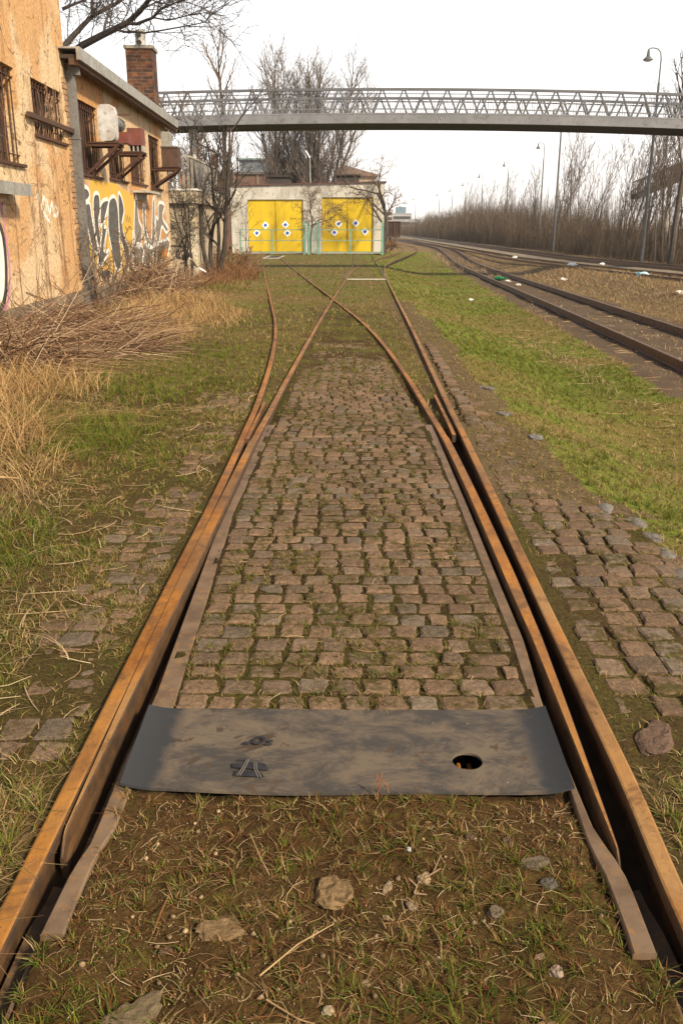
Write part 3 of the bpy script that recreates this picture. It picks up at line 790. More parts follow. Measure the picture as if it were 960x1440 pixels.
Ps = []; 
bands = [(0.9, 2.25, 14000, 0.95), (2.25, 4.2, 9000, 1.0), (4.2, 8, 3600, 1.35), (8, 15, 1400, 1.9), (15, 28, 480, 2.9), (28, 50, 150, 4.4), (50, 90, 40, 6.5)]
acc = [[], [], [], [], [], [], []]
for y0, y1, dn, scl in bands:
    mg = 1.9 if y1 < 9 else 1.0
    wl = -(0.40 * y1 + mg); wr = 0.40 * y1 + mg
    wl = max(wl, -11); wr = min(wr, 21)
    n = int((y1 - y0) * (wr - wl) * dn)
    X = RNG.uniform(wl, wr, n); Y = RNG.uniform(y0, y1, n)
    ok = (np.abs(X) < 0.40 * Y + mg)
    X, Y = X[ok], Y[ok]
    col, dens, hg, gr = zones(X, Y)
    ok = (RNG.random(len(X)) < dens) & free_of_rails(X, Y)
    X, Y, hg, gr = X[ok], Y[ok], hg[ok], gr[ok]
    n = len(X)
    # tufts: pull blades towards neighbours on a jittered lattice
    cell = 0.07 * scl
    cx = (np.floor(X / cell) + 0.5 + 0.8 * (_hash(np.floor(X / cell), np.floor(Y / cell), 5) - 0.5)) * cell
    cy = (np.floor(Y / cell) + 0.5 + 0.8 * (_hash(np.floor(X / cell), np.floor(Y / cell), 6) - 0.5)) * cell
    pull = RNG.uniform(0.2, 0.75, n)
    X2 = X + (cx - X) * pull; Y2 = Y + (cy - Y) * pull
    k2 = free_of_rails(X2, Y2)
    X2, Y2, hg, gr = X2[k2], Y2[k2], hg[k2], gr[k2]; n = len(X2)
    tuft = _hash(np.floor(X2 / cell), np.floor(Y2 / cell), 8)
    moss_ = (np.abs(X2) < 0.62) & (Y2 > 2.65) & (Y2 < 12)
    h = hg * (0.55 + 0.9 * tuft) * RNG.uniform(0.55, 1.35, n) * (1 + 0.12 * (scl - 1))
    isg = RNG.random(n) < np.clip(gr + 0.35 * (tuft - 0.5), 0.03, 0.97)
    r1 = RNG.random((n, 1))
    green = np.array([0.050, 0.088, 0.011]) * (1 - r1) + np.array([0.20, 0.21, 0.028]) * r1
    dry = np.array([0.19, 0.11, 0.042]) * (1 - r1) + np.array([0.50, 0.36, 0.175]) * r1
    red = np.array([0.17, 0.07, 0.025])
    cc = np.where(isg[:, None], green, dry)
    so_ = (np.abs(X2) < 0.66) & (Y2 < 2.25)
    isr = RNG.random(n) < np.where(so_, 0.32, 0.08)
    cc = cc * np.where(so_, 0.85, np.where(moss_, 0.72, 1.0))[:, None]
    cc = np.where(isr[:, None], red, cc) * RNG.uniform(0.75, 1.2, (n, 1))
    Z = ground_z(X2, Y2) - 0.004
    cs_ = (np.abs(X2) < 0.62) & (Y2 > 2.65) & (Y2 < 12); Z = np.where(cs_, np.maximum(Z, fall(Y2) - 0.03 * sm((Y2 - 6.8) / 1.0) + 0.004), Z)
    for a, v in zip(acc, (np.stack([X2, Y2, Z], 1), h, (0.0024 + 0.0016 * RNG.random(n)) * scl ** 1.05, RNG.uniform(0, 2 * np.pi, n), RNG.uniform(0.2, 1.6, n) * np.where(isg, 0.9, 1.3), cc)): a.append(v)
A = [np.concatenate(a) for a in acc[:6]]
print('grass blades', len(A[0]))
tag(blades_mesh('grass', A[0], A[1], A[2], A[3], A[4], A[5], 2, M['blade'], RNG.uniform(-0.5, 0.5, len(A[0]))), 'short green and straw coloured grass on the verges and between the stones', 'grass', kind='stuff')

# tall dry straw on the left
def scatter(n, x0, x1, y0, y1, fn):
    X = RNG.uniform(x0, x1, n); Y = RNG.uniform(y0, y1, n); k = RNG.random(n) < fn(X, Y)
    k &= free_of_rails(X, Y); return X[k], Y[k]
sp = []
def straw_patch(cx, cy, rx, ry, n, h, tall=0.3, tone=0):
    a = RNG.uniform(0, 2 * np.pi, n); r = np.sqrt(RNG.random(n)) * (0.55 + 0.45 * RNG.random(n))
    X = cx + rx * r * np.cos(a); Y = cy + ry * r * np.sin(a)
    k = X > -4.35 - 0.03 * Y; X, Y = X[k], Y[k]; n = len(X)
    hh = h * RNG.uniform(0.4, 1.2, n); c0 = np.array([[0.27, 0.155, 0.06], [0.17, 0.085, 0.04], [0.23, 0.15, 0.08]][tone]); c1 = np.array([[0.48, 0.33, 0.16], [0.29, 0.16, 0.08], [0.42, 0.31, 0.19]][tone])
    r1 = RNG.random((n, 1)); sp.append((np.stack([X, Y, ground_z(X, Y) - 0.01], 1), hh, 0.0030 + 0.002 * RNG.random(n) + 0.00035 * Y, RNG.uniform(0, 2 * np.pi, n), RNG.uniform(0.2, 1.9, n), c0 * (1 - r1) + c1 * r1))
straw_patch(-2.5, 6.3, 0.34, 0.6, 600, 0.42)
straw_patch(-3.1, 7.2, 0.5, 0.8, 750, 0.42)
straw_patch(-2.1, 5.7, 0.25, 0.5, 160, 0.28)
straw_patch(-3.0, 8.6, 0.7, 1.0, 600, 0.40)
straw_patch(-2.0, 4.6, 0.6, 0.8, 160, 0.15, tone=2)
straw_patch(-1.7, 3.0, 0.7, 0.9, 500, 0.13, tone=2)
straw_patch(-3.3, 14.5, 0.8, 2.2, 1400, 0.40)
straw_patch(-2.7, 13.6, 0.5, 1.6, 700, 0.26)
straw_patch(-2.4, 17.0, 0.6, 2.6, 900, 0.2)
straw_patch(-3.4, 18.5, 1.0, 3.0, 1800, 0.4)
straw_patch(-4.2, 11.6, 0.8, 2.0, 1400, 0.4, tone=2)
straw_patch(-4.3, 27, 1.0, 5, 1700, 0.45, tone=1)
straw_patch(-4.4, 33, 1.2, 5, 2600, 0.75, tone=1)
straw_patch(-5.6, 42, 1.6, 6, 1500, 0.7, tone=1)
straw_patch(9.3, 26, 1.6, 9, 1400, 0.16, tone=2)
straw_patch(10.6, 42, 1.8, 14, 2200, 0.25, tone=2)
straw_patch(8.2, 70, 2.0, 26, 1500, 0.3, tone=2)
straw_patch(12.4, 38, 0.5, 12, 900, 0.2, tone=2)
straw_patch(3.45, 14, 0.25, 5, 350, 0.16, tone=2)
straw_patch(6.0, 15, 0.8, 5, 300, 0.14, tone=2)
A = [np.concatenate([s[k] for s in sp]) for k in range(6)]
tag(blades_mesh('dry_grass', A[0], A[1], A[2], A[3], A[4], A[5], 4, M['straw'], RNG.uniform(-0.7, 0.7, len(A[0]))), 'tall pale dead grass and reddish dry stalks in loose clumps', 'dry grass', kind='stuff')

# flattened hay, twigs and stalks lying about
tw = MB()
rr = random.Random(21)
def lying(x, y, L, r, lift=0.0, col=(0.4, 0.28, 0.15)):
    a = rr.uniform(0, 6.28); pts = []
    bend = rr.uniform(-1, 1)
    for k in range(4):
        t = k / 3 - 0.5; aa = a + bend * t
        px, py = x + math.cos(aa) * L * t, y + math.sin(aa) * L * t
        pts.append((px, py, gz(px, py) + r + 0.004 + lift * (0.3 + t)))
    tw.tube(pts, [r, r, r * 0.8, r * 0.5], 4, col=col)
pal = [(0.42, 0.30, 0.16), (0.30, 0.19, 0.09), (0.50, 0.38, 0.24), (0.16, 0.075, 0.03)]
for _ in range(330): lying(rr.uniform(-0.62, 0.62), rr.uniform(1.25, 2.15), rr.uniform(0.02, 0.10), rr.uniform(0.0005, 0.0011), rr.uniform(0, 0.012), rr.choice(pal))
for _ in range(60):
    lying(rr.uniform(-0.55, 0.55), rr.uniform(2.7, 7), rr.uniform(0.03, 0.12), rr.uniform(0.001, 0.0018), 0.006, rr.choice(pal))
for _ in range(420): lying(rr.uniform(-3.2, -0.9), rr.uniform(2.0, 9), rr.uniform(0.06, 0.3), rr.uniform(0.001, 0.0025), rr.uniform(0, 0.04), rr.choice(pal[:3]))
for _ in range(160): lying(rr.uniform(3.0, 4.4), rr.uniform(8, 20), rr.uniform(0.1, 0.45), rr.uniform(0.002, 0.005), rr.uniform(0, 0.03), rr.choice(pal[:3]))
for _ in range(160): lying(rr.uniform(4.6, 7.0), rr.uniform(10, 26), rr.uniform(0.1, 0.4), rr.uniform(0.003, 0.006), rr.uniform(0, 0.02), rr.choice(pal))
tag(tw.build('dry_stalks', M['straw']), 'loose dry stalks and twigs lying on the ground', 'stalks', kind='stuff')

# pebbles and grit
def rock(mb, x, y, z, rx, ry, rz_, rot, seed, col, n=10, m_=7):
    r2 = np.random.default_rng(seed); V = []; F = []
    ph = r2.uniform(0, 6.28, 6)
    for i in range(m_):
        th = math.pi * i / (m_ - 1)
        for j in range(n):
            a = 2 * math.pi * j / n
            k = 1 + 0.16 * math.sin(2 * a + ph[0] + th) + 0.10 * math.sin(3 * a + ph[1] - 2 * th) + 0.06 * r2.uniform(-1, 1) * math.sin(th)
            st = max(math.sin(th), 0.0) ** 0.7
            X = rx * k * st * math.cos(a); Y_ = ry * k * st * math.sin(a); Z = rz_ * math.cos(th) * (1 if abs(math.cos(th)) < 0.8 else 0.88)
            c, s = math.cos(rot), math.sin(rot)
            V.append((x + X * c - Y_ * s, y + X * s + Y_ * c, z + Z))
    for i in range(m_ - 1):
        for j in range(n):
            a = i * n + j; b = i * n + (j + 1) % n; F.append((a, a + n, b + n, b))
    mb.add(V, F, col)
pb = MB()
for k in range(2600):
    x, y = rr.uniform(-0.62, 0.62), rr.uniform(1.2, 2.18)
    if float(fbm(np.array([x]), np.array([y]), 0.2, 88)[0]) < 0.5: continue
    s = rr.uniform(0.0010, 0.0026) if rr.random() < 0.96 else rr.uniform(0.004, 0.008)
    b = rr.uniform(0.6, 1.4); rock(pb, x, y, gz(x, y) + s * 0.3 + 0.002, s * 1.2, s, s * 0.8, rr.uniform(0, 6), k, (0.27 * b, 0.19 * b, 0.11 * b), 5, 4)
for k in range(260):
    x, y = rr.uniform(5.0, 7.6), rr.uniform(10, 30); s = rr.uniform(0.01, 0.035); b = rr.uniform(0.6, 1.5)
    rock(pb, x, y, gz(x, y) + s * 0.2, s * 1.3, s, s * 0.8, rr.uniform(0, 6), k, (0.2 * b, 0.16 * b, 0.12 * b), 6, 4)
tag(pb.build('pebbles', M['stone'], smooth=True), 'pale grit and small pebbles scattered over the soil', 'pebbles', kind='stuff')

tan, gry, wht = (0.25, 0.165, 0.085), (0.15, 0.10, 0.062), (0.34, 0.25, 0.16)
STONES = [
 (-0.035, 1.80, 0.062, 0.052, 0.030, tan, 'large rough tan stone in the soil, largest of those below the plate'),
 (-0.29, 1.683, 0.062, 0.045, 0.016, tan, 'broad flat tan stone sunk in the soil left of the large stone'),
 (0.161, 1.951, 0.010, 0.007, 0.006, (0.62, 0.60, 0.58), 'small whitish pebble close below the steel plate'),
 (0.10, 1.833, 0.020, 0.011, 0.009, wht, 'long pale stone right of the large tan stone'),
 (0.19, 1.852, 0.018, 0.016, 0.014, (0.36, 0.26, 0.15), 'round ochre stone beside the forked pale twig'),
 (0.154, 1.763, 0.015, 0.010, 0.008, wht, 'pale stone below the forked twig'),
 (0.092, 1.727, 0.011, 0.010, 0.009, wht, 'small pale stone directly right of the large stone foot'),
 (0.326, 2.0, 0.015, 0.013, 0.010, gry, 'small grey stone below the right side of the plate'),
 (0.425, 1.995, 0.018, 0.020, 0.014, gry, 'grey stone near the right steel strip, under the plate corner'),
 (0.478, 1.905, 0.035, 0.026, 0.014, (0.17, 0.13, 0.10), 'dark flat stone sunk near the crank of the right steel strip'),
 (0.50, 1.83, 0.026, 0.020, 0.016, (0.14, 0.12, 0.10), 'dark round stone just below the flat dark stone'),
 (0.354, 1.734, 0.022, 0.022, 0.016, (0.2, 0.16, 0.11), 'brownish grey stone midway to the end of the right strip'),
 (0.459, 1.564, 0.018, 0.016, 0.012, (0.38, 0.29, 0.23), 'pinkish stone near the lower right corner'),
 (0.432, 1.604, 0.009, 0.012, 0.009, wht, 'small pale stone next to the pinkish stone'),
 (0.038, 1.518, 0.010, 0.011, 0.008, wht, 'small square pale stone in the middle of the bottom grass'),
 (-0.04, 1.448, 0.012, 0.014, 0.010, (0.42, 0.34, 0.22), 'tan pebble at the bottom edge of the view'),
 (-0.416, 1.628, 0.015, 0.012, 0.010, gry, 'small grey stone left of the broad flat stone'),
 (0.40, 1.40, 0.04, 0.03, 0.018, tan, 'tan stone low on the right, in the thick short grass'),
 (-0.46, 1.43, 0.07, 0.05, 0.016, (0.2, 0.15, 0.09), 'wide brown stone at the lower left, half covered by soil'),
 (0.985, 2.50, 0.100, 0.058, 0.018, (0.17, 0.11, 0.08), 'big reddish block at the near end of the right setts'),
 (1.46, 6.83, 0.07, 0.05, 0.035, (0.24, 0.23, 0.22), 'grey stone standing at the top of the grass slope'),
 (1.40, 7.9, 0.10, 0.05, 0.03, (0.22, 0.2, 0.18), 'grey kerb stone beyond the standing grey stone'),
 (1.43, 9.3, 0.10, 0.06, 0.03, (0.22, 0.2, 0.18), 'farthest grey kerb stone along the right verge'),
 (-1.84, 6.75, 0.022, 0.018, 0.016, (0.45, 0.13, 0.035), 'orange brick chip in the grass by the dry straw'),
]
for k, (x, y, a, b, c, colr, lab) in enumerate(STONES):
    colr = tuple(v * 0.68 for v in colr)
    mb = MB(); rock(mb, 0, 0, 0, a * (0.9 if k < 18 else 1), b * (0.9 if k < 18 else 1), c, 0.4 * k, 300 + k, colr, 26, 14)
    # roughen
    V_ = np.array(mb.v); q1 = fbm(V_[:, 0] + V_[:, 2] * 0.7, V_[:, 1] - V_[:, 2] * 0.5, a * 0.7, 700 + k, 4) - 0.5; q2 = fbm(V_[:, 0] - V_[:, 2], V_[:, 1] + V_[:, 2], a * 0.25, 750 + k, 2) - 0.5
    V_ = V_ * (1 + (0.3 if k == 19 else 0.75) * q1 + 0.25 * q2)[:, None]; V_[:, 2] = np.minimum(V_[:, 2], c * (0.62 + 0.5 * q2)); mb.v = [tuple(p) for p in V_]
    o = mb.build('stone', M['stone'], smooth=False, loc=(x, y, gz(x, y) + c * (0.05 if k > 1 else -0.05) + 0.002)); tag(o, lab, 'stone', 'stones lying on the ground')

# edge stones at the lip of the right hand paving
for k in range(9):
    y = 2.9 + k * 0.26; x = float(edge_r(y)) + 0.02
    mb = MB(); rock(mb, 0, 0, 0, 0.06, 0.13, 0.06, 0, 500 + k, (0.17, 0.155, 0.14), 12, 8)
    tag(mb.build('kerb_stone', M['stone'], smooth=True, loc=(x, y, -0.04)), 'weathered grey kerb stone in the row along the lip of the right setts', 'kerb stone', 'kerb stones at the lip of the setts')

# single sticks
def stick(pts, r, lab, mat='twig', name='stick'):
    x0, y0 = pts[0][0], pts[0][1]
    m = MB(); m.tube([(p[0] - x0, p[1] - y0, p[2]) for p in pts], [r] * (len(pts) - 1) + [r * 0.6], 6)
    tag(m.build(name, M[mat], loc=(x0, y0, gz(x0, y0) + 0.004)), lab, 'stick')
pale = pm('pale_stick', (0.42, 0.29, 0.15), (0.30, 0.19, 0.09), 12, 0.8); M['pale'] = pale
redw = pm('red_stalk', (0.20, 0.075, 0.03), (0.28, 0.12, 0.05), 20, 0.8); M['redw'] = redw
stick([(-2.75, 5.2, 0.06), (-2.45, 5.24, 0.05), (-2.02, 5.22, 0.03)], 0.011, 'pale straight stick lying in front of the dry straw', 'pale')
m = MB(); 
for pts in ([(0, 0, 0.005), (0.012, 0.03, 0.012), (0.05, 0.055, 0.02), (0.075, 0.11, 0.03)], [(0.006, 0.02, 0.01), (-0.012, 0.035, 0.02)], [(0, 0, .005), (0.03, -0.008, 0.008)], [(0.05, 0.055, 0.02), (0.07, 0.06, 0.03)]): m.tube(pts, [0.0028] + [0.0017] * (len(pts) - 1), 6)
tag(m.build('twig', M['twig'], loc=(0.165, 1.81, gz(0.165, 1.81))), 'forked pale twig on the soil beside the ochre stone', 'twig')
stick([(-0.26, 2.0, 0.01), (-0.225, 1.90, 0.02), (-0.195, 1.84, 0.012)], 0.0018, 'thin curved straw left of the large tan stone', 'pale', 'twig')
stick([(-0.44, 1.80, 0.0), (-0.44, 1.70, 0.03), (-0.438, 1.62, 0.05)], 0.0018, 'upright red stalk near the end of the left strip', 'redw', 'twig')
stick([(-0.19, 1.53, 0.01), (-0.11, 1.60, 0.03), (-0.03, 1.64, 0.05)], 0.0017, 'long pale stalk crossing the grass tuft below the large stone', 'pale', 'twig')
stick([(-0.17, 1.47, 0.01), (-0.10, 1.42, 0.012), (-0.065, 1.41, 0.01)], 0.0019, 'bent pale stalk at the bottom middle', 'pale', 'twig')
stick([(0.20, 1.70, 0.004), (0.213, 1.64, 0.014), (0.208, 1.56, 0.006)], 0.0021, 'thin curved twig standing right of the middle stones', 'pale', 'twig')
# dry weed in front of the plate
m = MB()
for pts in ([(0, 0, 0), (0.0, 0.005, 0.06), (-0.003, 0.01, 0.085)], [(0, 0, 0.03), (0.012, 0.0, 0.075), (0.026, 0.0, 0.055), (0.03, 0.0, 0.03)], [(0.0, 0.0, 0.06), (0.014, 0.01, 0.09)]): m.tube(pts, 0.0017, 5)
tag(m.build('dry_weed', redw, loc=(0.085, 2.165, gz(0.085, 2.165))), 'bent brown weed stalk standing against the front edge of the plate', 'weed')

# brush pile of cut canes against the wall
def canes(n, cx, cy, rx, ry, hmax, r0, seed, L=(0.8, 2.0), flat=0.35, dirx=None, mb=None, tint=1.0):
    rq = random.Random(seed); m = mb or MB()
    for _ in range(n):
        a = rq.uniform(0, 6.28); q = math.sqrt(rq.random())
        x, y = cx + rx * q * math.cos(a), cy + ry * q * math.sin(a)
        h0 = gz(x, y) + hmax * (1 - q * q) * rq.random()
        az = rq.uniform(0, 6.28) if dirx is None else dirx + rq.gauss(0, 0.7)
        LL = rq.uniform(*L); el = rq.gauss(0.0, flat); pts = []
        bend = rq.uniform(-0.9, 0.9); sag = rq.uniform(0.0, 0.35)
        for k in range(5):
            t = k / 4 - 0.4; aa = az + bend * t
            px = x + math.cos(aa) * math.cos(el) * LL * t; py = y + math.sin(aa) * math.cos(el) * LL * t
            px = max(px, -4.36 - 0.03 * py)
            pz = h0 + math.sin(el) * LL * t - sag * t * t * LL
            pts.append((px, py, max(pz, gz(px, py) + 0.01)))
        r = r0 * rq.uniform(0.5, 1.3); b = rq.uniform(0.6, 1.5) * tint
        c = rq.choice([(0.25, 0.16, 0.095), (0.18, 0.105, 0.065), (0.36, 0.26, 0.17), (0.12, 0.062, 0.038)])
        m.tube(pts, [r, r, r * .9, r * .7, r * .4], 4, col=tuple(min(0.6, v * b) for v in c))
    return m
tag(canes(820, -3.75, 12.0, 1.15, 2.1, 0.36, 0.0055, 5, dirx=0.2, flat=0.42).build('brush_pile', M['straw']), 'tangled heap of cut grey-brown canes piled against the orange wall', 'brush pile')
tag(canes(300, -4.0, 10.0, 0.9, 1.2, 0.35, 0.006, 6, L=(0.6, 1.6), flat=0.5).build('brush_pile', M['straw']), 'loose thatch of dry canes at the foot of the wall, nearest the camera', 'brush pile')
tag(canes(520, -4.35, 20.5, 0.75, 2.2, 0.75, 0.008, 7, L=(0.8, 1.9), flat=0.6).build('brush_pile', M['straw']), 'dark bushy heap of dead canes below the graffiti', 'brush pile')
G_DARK = [[(17.37,2.24),(17.62,2.3),(17.87,2.24),(17.88,2.12),(17.57,2.03),(17.36,2.08)],[(17.42,1.96),(17.85,2.02),(17.97,1.68),(18.26,1.14),(18.09,1.09),(17.77,1.21),(17.46,1.72)],[(18.19,2.15),(18.65,2.2),(18.65,1.88),(18.46,1.68),(18.49,1.29),(18.25,1.23),(18.08,1.68)],[(18.79,2.04),(19.47,2.1),(18.88,1.63),(19.09,1.54),(18.71,1.13),(19.22,1.11),(18.29,0.84),(18.16,0.98),(18.75,1.59),(18.56,1.62)],[(19.46,2.07),(19.87,2.2),(20.18,2.16),(20.31,1.91),(20.23,1.34),(20.2,0.77),(19.92,0.69),(19.62,0.79),(19.36,1.21),(19.23,1.59)],[(20.44,2.28),(20.79,2.18),(20.91,1.92),(20.59,1.62),(20.85,1.33),(21.21,1.03),(20.82,0.63),(20.58,1.08),(20.33,1.38),(20.3,1.69)]]
G_LIGHT = [[(22.2,2.17),(22.5,2.17),(22.53,1.77),(22.88,1.55),(22.62,1.2),(22.26,1.14),(21.81,1.25)],[(23.15,2.06),(23.46,2.06),(23.38,1.59),(23.74,1.28),(24.1,1.36),(24.56,2.23),(24.84,2.2),(24.44,1.21),(23.79,1.09),(23.28,1.19),(23.07,1.59)],[(24.93,1.85),(25.22,1.81),(25.47,2.21),(26.39,2.17),(25.94,1.84),(26.81,1.55),(26.41,1.44),(25.76,1.6),(25.3,1.29),(24.87,1.12),(24.73,1.47)],[(21.75,1.48),(22.07,1.24),(22.67,1.16),(22.94,0.99),(22.43,0.76),(21.87,0.67),(21.52,0.64)],[(23.06,1.19),(23.68,1.14),(24.31,1.0),(24.06,0.83),(23.51,0.64),(23.01,0.66),(22.68,0.75)],[(24.41,1.12),(25.21,1.2),(26.65,1.27),(26.8,1.03),(25.84,0.64),(25.06,0.76),(24.46,0.56),(24.19,0.87)]]
G_YEL = [(18.06,2.44),(20.21,2.47),(22.11,2.22),(21.92,1.55),(21.28,1.07),(20.41,0.61),(18.63,0.65),(17.77,0.94),(17.33,1.55),(17.27,1.82),(17.82,2.02)]
G_CROWN = [(18.28,0.71),(18.38,0.58),(18.7,0.64),(18.91,0.5),(19.07,0.61),(19.33,0.66),(18.82,0.76)]
G_SCR = [[(21.06,1.85),(21.12,1.7),(21.29,1.84),(21.34,1.68),(21.5,1.81),(21.57,1.67)],[(20.94,1.59),(21.13,1.52),(21.39,1.61),(21.6,1.53)],[(20.72,1.23),(20.98,1.07),(20.72,0.97),(21.02,0.89)]]
G_ARCH = [[(-5.75,1.01),(-5.48,1.0),(-5.17,0.97)],[(-5.5,1.0),(-5.42,1.15),(-5.31,1.27),(-5.21,1.35),(-5.12,1.27),(-5.0,1.1),(-4.96,0.8),(-4.92,0.46)],[(-5.49,0.93),(-5.6,0.8),(-5.57,0.63),(-5.43,0.66),(-5.32,0.83),(-5.45,0.86),(-5.53,0.69),(-5.33,0.59),(-5.18,0.76),(-5.33,0.53),(-5.48,0.46)],[(-5.38,0.93),(-5.28,0.8),(-5.44,0.56)]]
G_PINK = [(12.9,2.01),(12.94,1.8),(12.95,1.47),(12.98,1.14),(12.92,0.88),(12.72,0.54),(12.46,0.45)]
G_BLK = [(12.76,1.59),(12.83,1.48),(12.85,1.29),(12.82,1.05),(12.74,0.81),(12.64,0.65),(12.48,0.52),(12.38,0.49)]
G_WSCR = [[(14.66,2.08),(14.74,1.89),(14.95,2.04),(15.03,1.83)],[(15.09,2.01),(15.17,1.79),(15.35,1.97),(15.39,1.74)],[(14.74,1.87),(14.99,1.72),(15.13,1.66)],[(15.53,1.91),(15.68,1.84),(15.48,1.75),(15.35,1.84)]]
# ================================================================== BUILDINGS
def plaster(name, base, alt, patch, crack=True, sc=1.0):
    m, nt, b = new_mat(name)
    v = objvec(nt)
    f1 = noise(nt, 0.55 * sc, 4, 0.6, v, 0.6); f2 = noise(nt, 2.6 * sc, 6, 0.7, v); f3 = noise(nt, 22, 6, 0.75, v)
    vs = objvec(nt, (1, 1, 0.16)); f4 = noise(nt, 3.0, 5, 0.7, vs)
    c = mixrgb(nt, ramp(nt, f1, 0.45, 0.55), base, alt)
    c = mixrgb(nt, ramp(nt, f2, 0.58, 0.62), c, patch)
    st = mixrgb(nt, ramp(nt, f4, 0.52, 0.75), (1, 1, 1), (0.48, 0.40, 0.33))
    c = mixrgb(nt, 1.0, c, st, 'MULTIPLY')
    sp = mixrgb(nt, ramp(nt, f3, 0.38, 0.62), (0.68, 0.64, 0.60), (1.16, 1.14, 1.12))
    c = mixrgb(nt, 1.0, c, sp, 'MULTIPLY')
    if crack:
        vo = nt.nodes.new('ShaderNodeTexVoronoi'); vo.feature = 'DISTANCE_TO_EDGE'; vo.inputs['Scale'].default_value = 1.3
        mp = nt.nodes.new('ShaderNodeMixRGB') if False else None
        nz = nt.nodes.new('ShaderNodeTexNoise'); nz.inputs['Scale'].default_value = 3.0; nz.inputs['Detail'].default_value = 5
        nt.links.new(v, nz.inputs['Vector'])
        ad = nt.nodes.new('ShaderNodeVectorMath'); ad.operation = 'MULTIPLY_ADD'; ad.inputs[1].default_value = (0.5, 0.5, 0.5)
        nt.links.new(nz.outputs['Color'], ad.inputs[0]); nt.links.new(v, ad.inputs[2]); nt.links.new(ad.outputs[0], vo.inputs['Vector'])
        gate = nt.nodes.new('ShaderNodeMath'); gate.operation = 'MULTIPLY'
        inv = nt.nodes.new('ShaderNodeMapRange'); inv.inputs['From Min'].default_value = 0.0; inv.inputs['From Max'].default_value = 0.022; inv.inputs['To Min'].default_value = 1; inv.inputs['To Max'].default_value = 0
        nt.links.new(vo.outputs['Distance'], inv.inputs['Value']); nt.links.new(inv.outputs[0], gate.inputs[0]); nt.links.new(ramp(nt, f2, 0.42, 0.55), gate.inputs[1])
        c = mixrgb(nt, gate.outputs[0], c, (0.075, 0.04, 0.022))
    nt.links.new(c, b.inputs['Base Color']); b.inputs['Roughness'].default_value = 0.92; b.inputs['Specular IOR Level'].default_value = 0.15
    bump(nt, b, f3, 0.5, 0.02)
    return m
M['ochre'] = plaster('ochre_plaster', (0.53, 0.33, 0.165), (0.60, 0.46, 0.30), (0.42, 0.29, 0.17))
M['ochre2'] = plaster('annex_plaster', (0.50, 0.27, 0.12), (0.56, 0.42, 0.27), (0.38, 0.26, 0.15), sc=0.8)
M['beige'] = plaster('beige_render', (0.40, 0.34, 0.255), (0.46, 0.40, 0.31), (0.34, 0.28, 0.2), False)
M['white_wall'] = plaster('dirty_white_wall', (0.45, 0.435, 0.40), (0.55, 0.535, 0.50), (0.22, 0.205, 0.185), False, 0.9)
M['concrete'] = pm('concrete', (0.42, 0.39, 0.34), (0.3, 0.27, 0.23), 3, 0.9, (0.22, 0.2, 0.17), 14, 0, 0.3)
M['brownframe'] = pm('brown_frame', (0.050, 0.028, 0.020), (0.085, 0.045, 0.028), 12, 0.7)
M['bars'] = pm('rusty_bars', (0.085, 0.038, 0.025), (0.055, 0.028, 0.02), 20, 0.8)
M['glass'] = pm('dirty_pane', (0.018, 0.016, 0.015), (0.045, 0.038, 0.032), 3, 0.3, spec=0.35)
M['zinc'] = pm('zinc_sheet', (0.36, 0.35, 0.32), (0.26, 0.245, 0.22), 5, 0.5, (0.19, 0.16, 0.13), 18, 0.3)
M['downpipe'] = pm('downpipe_paint', (0.165, 0.16, 0.155), (0.115, 0.11, 0.105), 4, 0.6, (0.09, 0.07, 0.05), 20)
M['plinth'] = pm('plinth_render', (0.22, 0.17, 0.12), (0.13, 0.10, 0.075), 3, 0.95, (0.08, 0.065, 0.05), 9, 0, 0.5, 0.03)
M['soffit'] = pm('dark_soffit', (0.05, 0.034, 0.025), (0.05, 0.035, 0.025), 4, 0.9)
M['paint_black'] = pm('spray_dark', (0.060, 0.055, 0.054), (0.11, 0.105, 0.10), 9, 0.7)
M['paint_grey'] = pm('spray_grey', (0.22, 0.185, 0.155), (0.16, 0.14, 0.12), 7, 0.8)
M['paint_white'] = pm('spray_white', (0.76, 0.74, 0.70), (0.66, 0.63, 0.58), 10, 0.8)
M['paint_yellow'] = pm('spray_yellow', (0.60, 0.36, 0.04), (0.56, 0.33, 0.09), 3, 0.85)
M['paint_pink'] = pm('spray_pink', (0.55, 0.22, 0.36), (0.45, 0.2, 0.3), 8, 0.8)
M['paint_thin'] = pm('spray_line', (0.03, 0.028, 0.028), (0.06, 0.055, 0.05), 12, 0.8)
